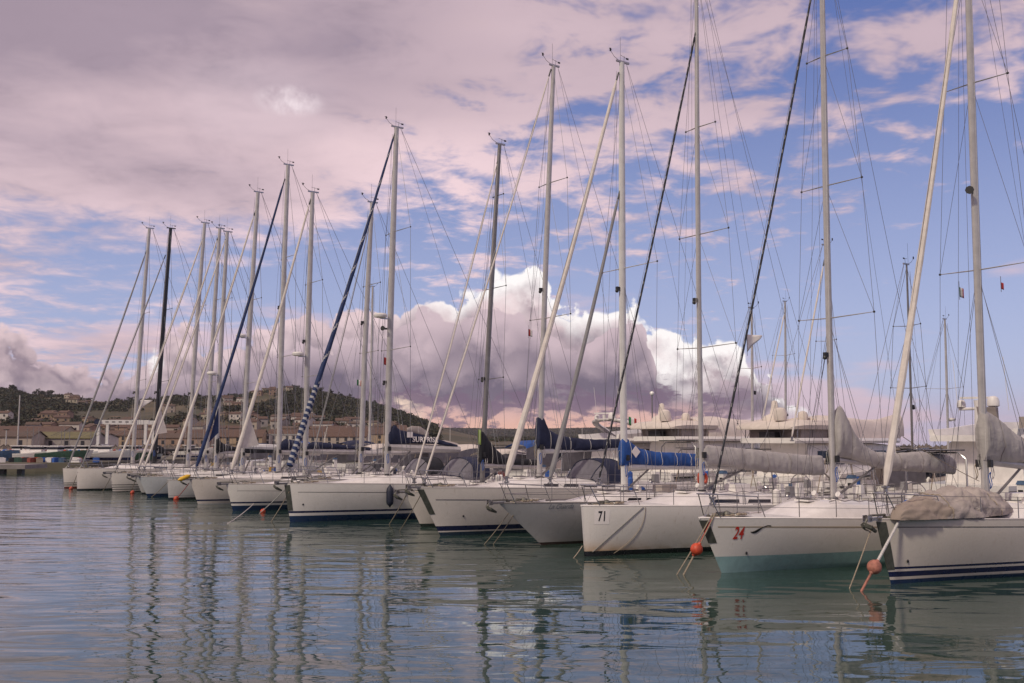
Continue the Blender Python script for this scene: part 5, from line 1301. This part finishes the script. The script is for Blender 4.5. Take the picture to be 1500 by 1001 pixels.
tl = [(5, 9, 13, 'round', 'round tree at the far left of the skyline'), (22, 11, 12, 'round', 'bushy tree on the skyline near the left edge'), (36, 8, 12, 'round', 'low broad tree left of the umbrella pines'),
      (61, 13, 17, 'pine', 'left of the two big flat topped pines on the skyline'), (74, 12, 17, 'pine', 'right of the two big flat topped pines on the skyline'), (106, 10, 7, 'round', 'lone round tree right of the big pines'),
      (118, 7, 4, 'cypress', 'small pointed tree beside the lone round tree'), (134, 6, 8, 'round', 'small bush like tree on the bare ridge'), (175, 6, 9, 'round', 'low tree above the travel lift'), (196, 7, 10, 'round', 'low broad tree behind the first masts'),
      (240, 6, 8, 'round', 'tree on the ridge behind the black mast'), (262, 7, 11, 'round', 'broad tree on the ridge right of the black mast'), (288, 8, 12, 'pine', 'flat topped tree behind the fourth mast'), (345, 8, 10, 'round', 'round tree on the ridge left of the hill village'),
      (372, 7, 8, 'round', 'tree beside the houses on the hill'), (398, 9, 10, 'round', 'tree at the left shoulder of the highest hill'), (420, 9, 11, 'round', 'round tree just left of the highest point of the hill'), (434, 10, 10, 'pine', 'tree on the highest point of the hill'),
      (452, 9, 11, 'round', 'tree just right of the highest point of the hill'), (470, 10, 10, 'round', 'first tree of the falling ridge'), (486, 9, 8, 'cypress', 'pointed tree on the falling ridge'), (500, 9, 9, 'round', 'round tree half way down the falling ridge'),
      (514, 10, 8, 'pine', 'flat topped tree on the falling ridge'), (532, 9, 9, 'round', 'tree left of the mast with the radar'), (550, 9, 7, 'cypress', 'pointed tree near the end of the ridge'), (566, 10, 9, 'pine', 'last tall tree at the end of the ridge'), (584, 8, 9, 'round', 'tree above the SURPRISE cover'), (600, 8, 10, 'round', 'last round tree where the ridge meets the far hills')]
for a in tl: tree(*a)

# ------------------------------------------------------------------ buildings
plaster = [mat('plaster_%d' % k, cc, .85, var=.2, vscale=.5) for k, cc in enumerate(((.42, .35, .29), (.40, .29, .19), (.56, .50, .45), (.30, .20, .15), (.44, .38, .28), (.34, .30, .28)))]
tile = mat('roof_tiles', (.13, .078, .058), .85, var=.35, vscale=1.5); tile2 = mat('brown_roof_tiles', (.12, .08, .06), .85, var=.35, vscale=1.5)
wind_ = mat('dark_window', (.03, .03, .035), .3); shut = mat('green_shutter', (.05, .09, .06), .7)
def house(p, w, d, h, rz, pm, rm, label, cat='house', name='house', group=None, gable=True, rh=None, nw=None, floors=None, wmat=None):
    root = empty(name, p, rz); tag(root, label, cat, group)
    MB().box((0, 0, h / 2), (w, d, h)).build('wall', pm, root, smooth=False)
    rh = rh or d * .20; e = .35
    if gable:
        mb = MB(); A = [(-w / 2 - e, -d / 2 - e, h), (w / 2 + e, -d / 2 - e, h), (w / 2 + e, 0, h + rh), (-w / 2 - e, 0, h + rh), (-w / 2 - e, d / 2 + e, h), (w / 2 + e, d / 2 + e, h)]
        A = [V3(a) + V3((0, 0, .02)) for a in A]; Bv = [a + V3((0, 0, .22)) for a in A]
        mb.add(A + Bv, [(0, 1, 2, 3), (3, 2, 5, 4), (6, 7, 8, 9), (9, 8, 11, 10), (0, 1, 7, 6), (4, 5, 11, 10), (0, 3, 9, 6), (3, 4, 10, 9), (1, 2, 8, 7), (2, 5, 11, 8)])
        rf = mb.build('roof', rm, root, smooth=False)
        MB().prism([(-d / 2, 0), (d / 2, 0), (0, rh)], -.1, .1).build('gable', pm, root, smooth=False).matrix_local = Matrix.Translation((w / 2 - .12, 0, h)) @ Matrix.Rotation(pi / 2, 4, 'Z')
        MB().prism([(-d / 2, 0), (d / 2, 0), (0, rh)], -.1, .1).build('gable', pm, root, smooth=False).matrix_local = Matrix.Translation((-w / 2 + .12, 0, h)) @ Matrix.Rotation(pi / 2, 4, 'Z')
    else:
        rf = MB().box((0, 0, h + .2), (w + .5, d + .5, .4)).build('roof', rm, root, smooth=False)
    nf = floors or max(1, int(h / 3)); n_ = nw or max(1, int(w / 3.2))
    for f_ in range(nf):
        for k in range(n_):
            x = -w / 2 + w * (k + .5) / n_; z = h * (f_ + .55) / nf
            MB().box((x, -d / 2 - .02, z), (1.1, .08, 1.4 if f_ or nf == 1 else 1.8)).build('window', wmat or wind_, root, smooth=False)
    for f_ in range(nf): MB().box((-w / 2 - .02, 0, h * (f_ + .55) / nf), (.08, 1.1, 1.3)).build('window', wind_, root, smooth=False)
    if gable and w < 16 and nf > 1: MB().box((w * .25, d * .1, h + rh * .8 + .5), (.6, .6, 1.2)).build('chimney', pm, rf, smooth=False)
    return root
rg = random.Random(5)
# port sheds and long low buildings along the left shore
house(g(-14, 300, LZ), 30, 18, 3.4, R(12), plaster[0], tile2, 'tan harbour shed with two gables at the left edge', 'warehouse', 'warehouse', rh=1.7, nw=5, floors=1)
house(g(72, 318, LZ), 34, 16, 3.0, R(4), plaster[5], mat('olive_roof', (.17, .15, .075), .9, var=.3, vscale=.4), 'long grey shed with an olive green roof by the fishing harbour', 'warehouse', 'warehouse', rh=2.0, nw=7, floors=1)
house(g(122, 340, LZ), 22, 12, 3.4, R(-6), plaster[2], tile2, 'low white boatyard building left of the travel lift', 'warehouse', 'warehouse', rh=1.2)
house(g(56, 420, LZ), 30, 18, 5.6, R(3), plaster[4], tile, 'wide ochre building with a brick red roof behind the olive roofed shed', 'warehouse', 'warehouse', rh=2.6, nw=10, floors=2)
house(g(190, 400, LZ), 40, 16, 4.2, R(2), plaster[1], tile, 'long orange brown building behind the travel lift', 'warehouse', 'warehouse', rh=2.0, nw=12, floors=2)
house(g(262, 380, LZ), 30, 14, 3.2, R(-4), plaster[3], tile2, 'low brick red building right of the black mast', 'warehouse', 'warehouse', rh=1.8, nw=8, floors=1)
house(g(330, 400, LZ), 34, 14, 3.6, R(3), plaster[1], tile, 'orange walled building between the left hand masts', 'warehouse', 'warehouse', rh=3, nw=9, floors=2)
house(g(388, 410, LZ), 32, 14, 4.6, R(-2), plaster[2], mat('grey_flat_roof', (.3, .29, .28), .9), 'pale flat roofed block left of the striped furled headsail', 'warehouse', 'warehouse', gable=False, nw=12, floors=2)
house(g(470, 415, LZ), 40, 14, 3.8, R(4), plaster[0], tile, 'long tan building below the wooded hill', 'warehouse', 'warehouse', rh=3, nw=12, floors=2)
house(g(540, 440, LZ), 40, 20, 5, R(-4), plaster[1], tile, 'low ochre building behind the boat lettered SURPRISE', 'warehouse', 'warehouse', rh=3, nw=8, floors=2)
# the town: houses one by one
k_ = 0
side = ['left of', 'right of', 'behind', 'just above']; colw = ['tan', 'ochre', 'cream', 'brown', 'pale yellow', 'grey']; refs = ['the travel lift', 'the olive roofed shed', 'the black mast', 'the striped headsail', 'the orange brown building', 'the flat roofed block', 'the low brick red building', 'the fishing boats']
town = []
for i in range(105):
    u = rg.uniform(-10, 600); y = rg.uniform(440, 720); town.append((u, y, rg.uniform(6, 12), rg.uniform(6, 8), rg.choice((3.2, 4, 5.5, 6.2)), 'the town at the foot of the hill'))
for cu, cv, n_, su, ys in ((400, 0, 16, 26, (1000, 1200)), (345, 0, 6, 12, (850, 1000)), (120, 0, 6, 18, (980, 1180)), (310, 0, 5, 20, (700, 800)), (455, 0, 8, 14, (560, 660)), (520, 0, 5, 18, (560, 640)), (255, 0, 3, 8, (800, 900))):
    for i in range(n_): town.append((cu + rg.uniform(-su, su), rg.uniform(*ys), rg.uniform(6, 11), rg.uniform(5, 7), rg.choice((3.5, 5, 6.1)), 'the hillside'))
zone = [(90, 'above the olive roofed shed'), (170, 'left of the travel lift'), (235, 'behind the travel lift'), (290, 'right of the black mast'), (350, 'behind the navy furled headsail'), (420, 'under the hill village'), (480, 'behind the striped headsail'), (540, 'below the wooded hill'), (700, 'left of the SURPRISE cover')]
seen_l = {}
for (u, y, w_, d_, h_, where) in town:
    p = g(u, y); z = hill_z(p.x, p.y) - .8; ci = rg.randrange(6); rm = rg.choice((tile, tile, tile2)); zn = [q for a, q in zone if u < a][0]
    lab = '%s %s house, %s roof, %s, %s' % ('tall' if h_ > 6 else 'two storey' if h_ > 5.2 else 'low', colw[ci], 'red' if rm is tile else 'brown', zn, 'up the slope' if where == 'the hillside' else 'lower town')
    seen_l[lab] = seen_l.get(lab, 0) + 1
    if seen_l[lab] > 1:
        lab = lab.replace('house', ['', '', 'neighbouring house', 'set back house', 'farther house', 'nearer house'][min(5, seen_l[lab])])
    house((p.x, p.y, z), w_, d_, h_, rg.uniform(-.5, .5), plaster[ci], rm, lab, group='houses of the town under the hill')

# travel lift: white gantry on wheels
o = empty('travel_lift', g(190, 236, LZ), R(6)); tag(o, 'white travel lift gantry standing on the shore at the left', 'boat lift')
lw, lh, ld = 10.6, 6.2, 7.0; wm_ = mat('white_gantry_paint', (.66, .64, .62), .45, var=.15, vscale=.8)
for sx in (-1, 1):
    for sy in (-1, 1):
        l_ = MB().box((sx * lw / 2, sy * ld / 2, lh / 2 + .5), (.62, .62, lh - .6), taper=.9).build('leg', wm_, o, smooth=False)
        MB().tube([(sx * lw / 2 - .35, sy * ld / 2, .6), (sx * lw / 2 + .35, sy * ld / 2, .6)], .6, 14).build('wheel', 'dark', o)
    MB().box((sx * lw / 2, 0, 1.35), (.6, ld + 1.4, .6)).build('lower_beam', wm_, o, smooth=False)
for sy in (-1, 1):
    bm_ = MB().box((0, sy * ld / 2, lh + .55), (lw + 1.5, .62, .95)).build('top_beam', wm_, o, smooth=False)
    for k in range(5): MB().box((-3.4 + k * 1.5, sy * ld / 2 - .34, lh + .58), (.7, .05, .30)).build('lettering_panel', 'alud', bm_, smooth=False)
    MB().box((-2.8, sy * ld / 2, lh - .4), (.14, .14, 1.6)).box((2.8, sy * ld / 2, lh - .4), (.14, .14, 1.6)).build('hoist_sling', 'dark', o, smooth=False)
MB().box((-lw / 2 - .2, -ld / 2 - .5, lh + .6), (1.1, .7, 1.1)).build('control_cabin', 'navy', o, smooth=False)

# fishing boats and small craft along the left quay
def fisher(u, y, L, hc, label, rz=0.0, cab=True, mast=True):
    L *= 1.15
    root = empty('fishing_boat', g(u, y, LZ + .35), rz); tag(root, label, 'fishing boat', 'fishing boats along the far left quay')
    rings, b, zd = mhull(L, L * .3, .9, 1.5, 16); MB().loft(rings).build('hull', hc, root, angle=45)
    MB().loft([[V3((t * L * .98, b(t) * q, zd(t) - .25)) for q in (-1, 0, 1)] for t in [i / 10 for i in range(11)]], closed=False).build('deck', 'teak', root)
    if cab:
        c = MB().box((L * .38, 0, 1.55), (L * .20, L * .17, 1.2), taper=.92).build('wheelhouse', 'gel', root, smooth=False); MB().box((L * .38, 0, 1.8), (L * .198, L * .168, .36)).build('window', 'glass', c, smooth=False)
        MB().box((L * .37, 0, 2.17), (L * .26, L * .2, .1)).build('roof', 'gel', root, smooth=False)
    if mast: MB().tube([(L * .3, 0, 1), (L * .3, 0, 5.5)], .06, 5).tube([(L * .3, 0, 5), (L * .1, 0, 4)], .04, 5).build('mast', 'alud', root)
    for k in range(4): MB().ball((L * (.55 + .1 * k), 0, zd(.6) - .05), .32, 6).build('net_heap', ('orange', 'ropeblue', 'rope', 'fadered')[k], root)
    root.scale = (.68, .68, .68)
    return root
fl = [(-30, 119, 'dullblue', 'blue hulled fishing boat at the left edge of the picture'), (2, 120, 'dullred', 'red hulled fishing boat on the left quay'), (30, 119.5, 'gel', 'white fishing boat among red floats on the left quay'), (58, 120, 'dullgreen', 'green hulled fishing boat on the left quay'),
      (82, 121, 'gel', 'white open fishing boat with dark interior on the left quay'), (104, 120, 'whitep', 'small white open boat right of the larger white one'), (128, 123, 'gel', 'white wheelhouse boat behind the farthest sloops'), (158, 128, 'dullblue', 'blue and white boat left of the travel lift'), (178, 132, 'gel', 'white boat under the travel lift'), (262, 146, 'gel', 'white boat seen between the left hand masts'), (300, 152, 'dullblue', 'blue boat seen between the left hand masts'), (350, 170, 'gel', 'white boat farther along the left quay'), (470, 200, 'gel', 'white boat at the end of the left quay')]
more = ['white dinghy drawn up', 'blue tender drawn up', 'red skiff drawn up', 'green skiff drawn up', 'white skiff drawn up']
for k in range(16):
    u = 12 + k * 11.5 + rg.uniform(-3, 3); c_ = ('gel', 'dullblue', 'dullred', 'dullgreen', 'gel')[k % 5]
    fl.append((u, 126 + rg.uniform(0, 5), c_, more[k % 5] + (' behind the jetty', ' right of the jetty', ' among the rocks below the sheds', ' near the travel lift')[min(3, k // 4)] + (', set back' if k % 8 > 4 else '')))
for i, (u, y, hc, lab) in enumerate(fl): fisher(u, y, 6.5 + (i * 37 % 4), hullm if hc == 'gel' else hc, lab, (.2, 2.9, .1, -.2, 0.05, 3.1)[i % 6], i not in (4, 5), i % 2 == 0)
# heaps of rock and nets on the shore: rubble mound
mb = MB()
for k in range(900):
    u = rg.uniform(-20, 560); y = lerp(126, 236, max(0, (u - 60)) / 500) + rg.uniform(0, 9) + (8 if u < 60 else 0); p = g(u, y); s_ = rg.uniform(.4, 1.1)
    mb.ball((p.x, p.y, LZ + s_ * .3 + rg.random() * .9), s_, 5, sz=.7, jit=.5)
tag(mb.build('rubble', mat('rubble_stone', (.16, .13, .11), .95, var=.4, vscale=.8), smooth=False), kind='stuff')
cols = ['dullred', 'ropeblue', 'orange', 'gel', 'gel', 'dark', 'rope', 'dullgreen', 'dullblue']
for k in range(26):                        # crates and net boxes on the quay edge
    u = rg.uniform(-10, 150); p = g(u, rg.uniform(115, 118), LZ)
    c_ = cols[k % 9]; cn = {'dullred': 'red', 'ropeblue': 'dark blue', 'orange': 'orange', 'gel': 'white', 'dark': 'black', 'rope': 'brown', 'dullgreen': 'green', 'dullblue': 'blue'}[c_]
    o = MB().box((0, 0, .25), (rg.uniform(.6, 1.0), .7, .5)).box((0, 0, .53), (.4, .74, .06)).build('fish_crate', c_, None, loc=p, smooth=False); o.rotation_euler.z = rg.random()
    tag(o, '%s crate among the fishing gear on the far left quay' % cn, 'crate', '%s fish crates on the left quay' % cn)
# lamp masts on the shore
for u, y, h_, lab in ((33, 150, 9.4, 'tall grey light mast above the tan shed at the left'), (16, 160, 4.2, 'short pole in front of the tan shed'), (985, 1, 0, ''),):
    if h_: o = empty('light_mast', g(u, y, LZ)); tag(o, lab, 'mast'); MB().tube([(0, 0, 0), (0, 0, h_)], [.14, .09], 6).build('pole', 'alu', o); MB().box((0, 0, h_), (.9, .2, .15)).build('lamp_head', 'dark', o)
o = empty('light_mast', boat_root(956, 62, '')); tag(o, 'thin lamp post with a round head rising behind the canvas covered yacht', 'mast')
MB().tube([(0, 0, 0), (0, 0, 7.6)], .06, 6).build('pole', 'alud', o); MB().ball((0, 0, 7.7), .22, 8).build('lamp_head', 'gel', o)
# breakwater on the seaward side
mb = MB()
for k in range(1500):
    q = rg.random(); p = g(1000, 330).lerp(g(2100, 210), q); s_ = rg.uniform(.7, 1.6)
    mb.ball((p.x + rg.gauss(0, 2), p.y + rg.gauss(0, 2.5), rg.uniform(-.5, 1.4)), s_, 5, sz=.8, jit=.5)
tag(mb.build('breakwater', mat('breakwater_rock', (.20, .165, .14), .95, var=.4, vscale=.5), smooth=False), 'low brown rock breakwater closing the harbour on the right', 'breakwater')

# ------------------------------------------------------------------ evening air
HAZE = .00005
hm_ = bpy.data.materials.new('haze'); hm_.use_nodes = True; t = hm_.node_tree
t.nodes.remove(t.nodes['Principled BSDF'])
pv = t.nodes.new('ShaderNodeVolumePrincipled'); pv.inputs['Color'].default_value = (.86, .82, .92, 1); pv.inputs['Density'].default_value = HAZE
t.links.new(pv.outputs[0], t.nodes['Material Output'].inputs['Volume'])
mb = MB().box((-300, 2400, 62), (6200, 5400, 138)); o = mb.build('haze', hm_, smooth=False); tag(o, kind='stuff')
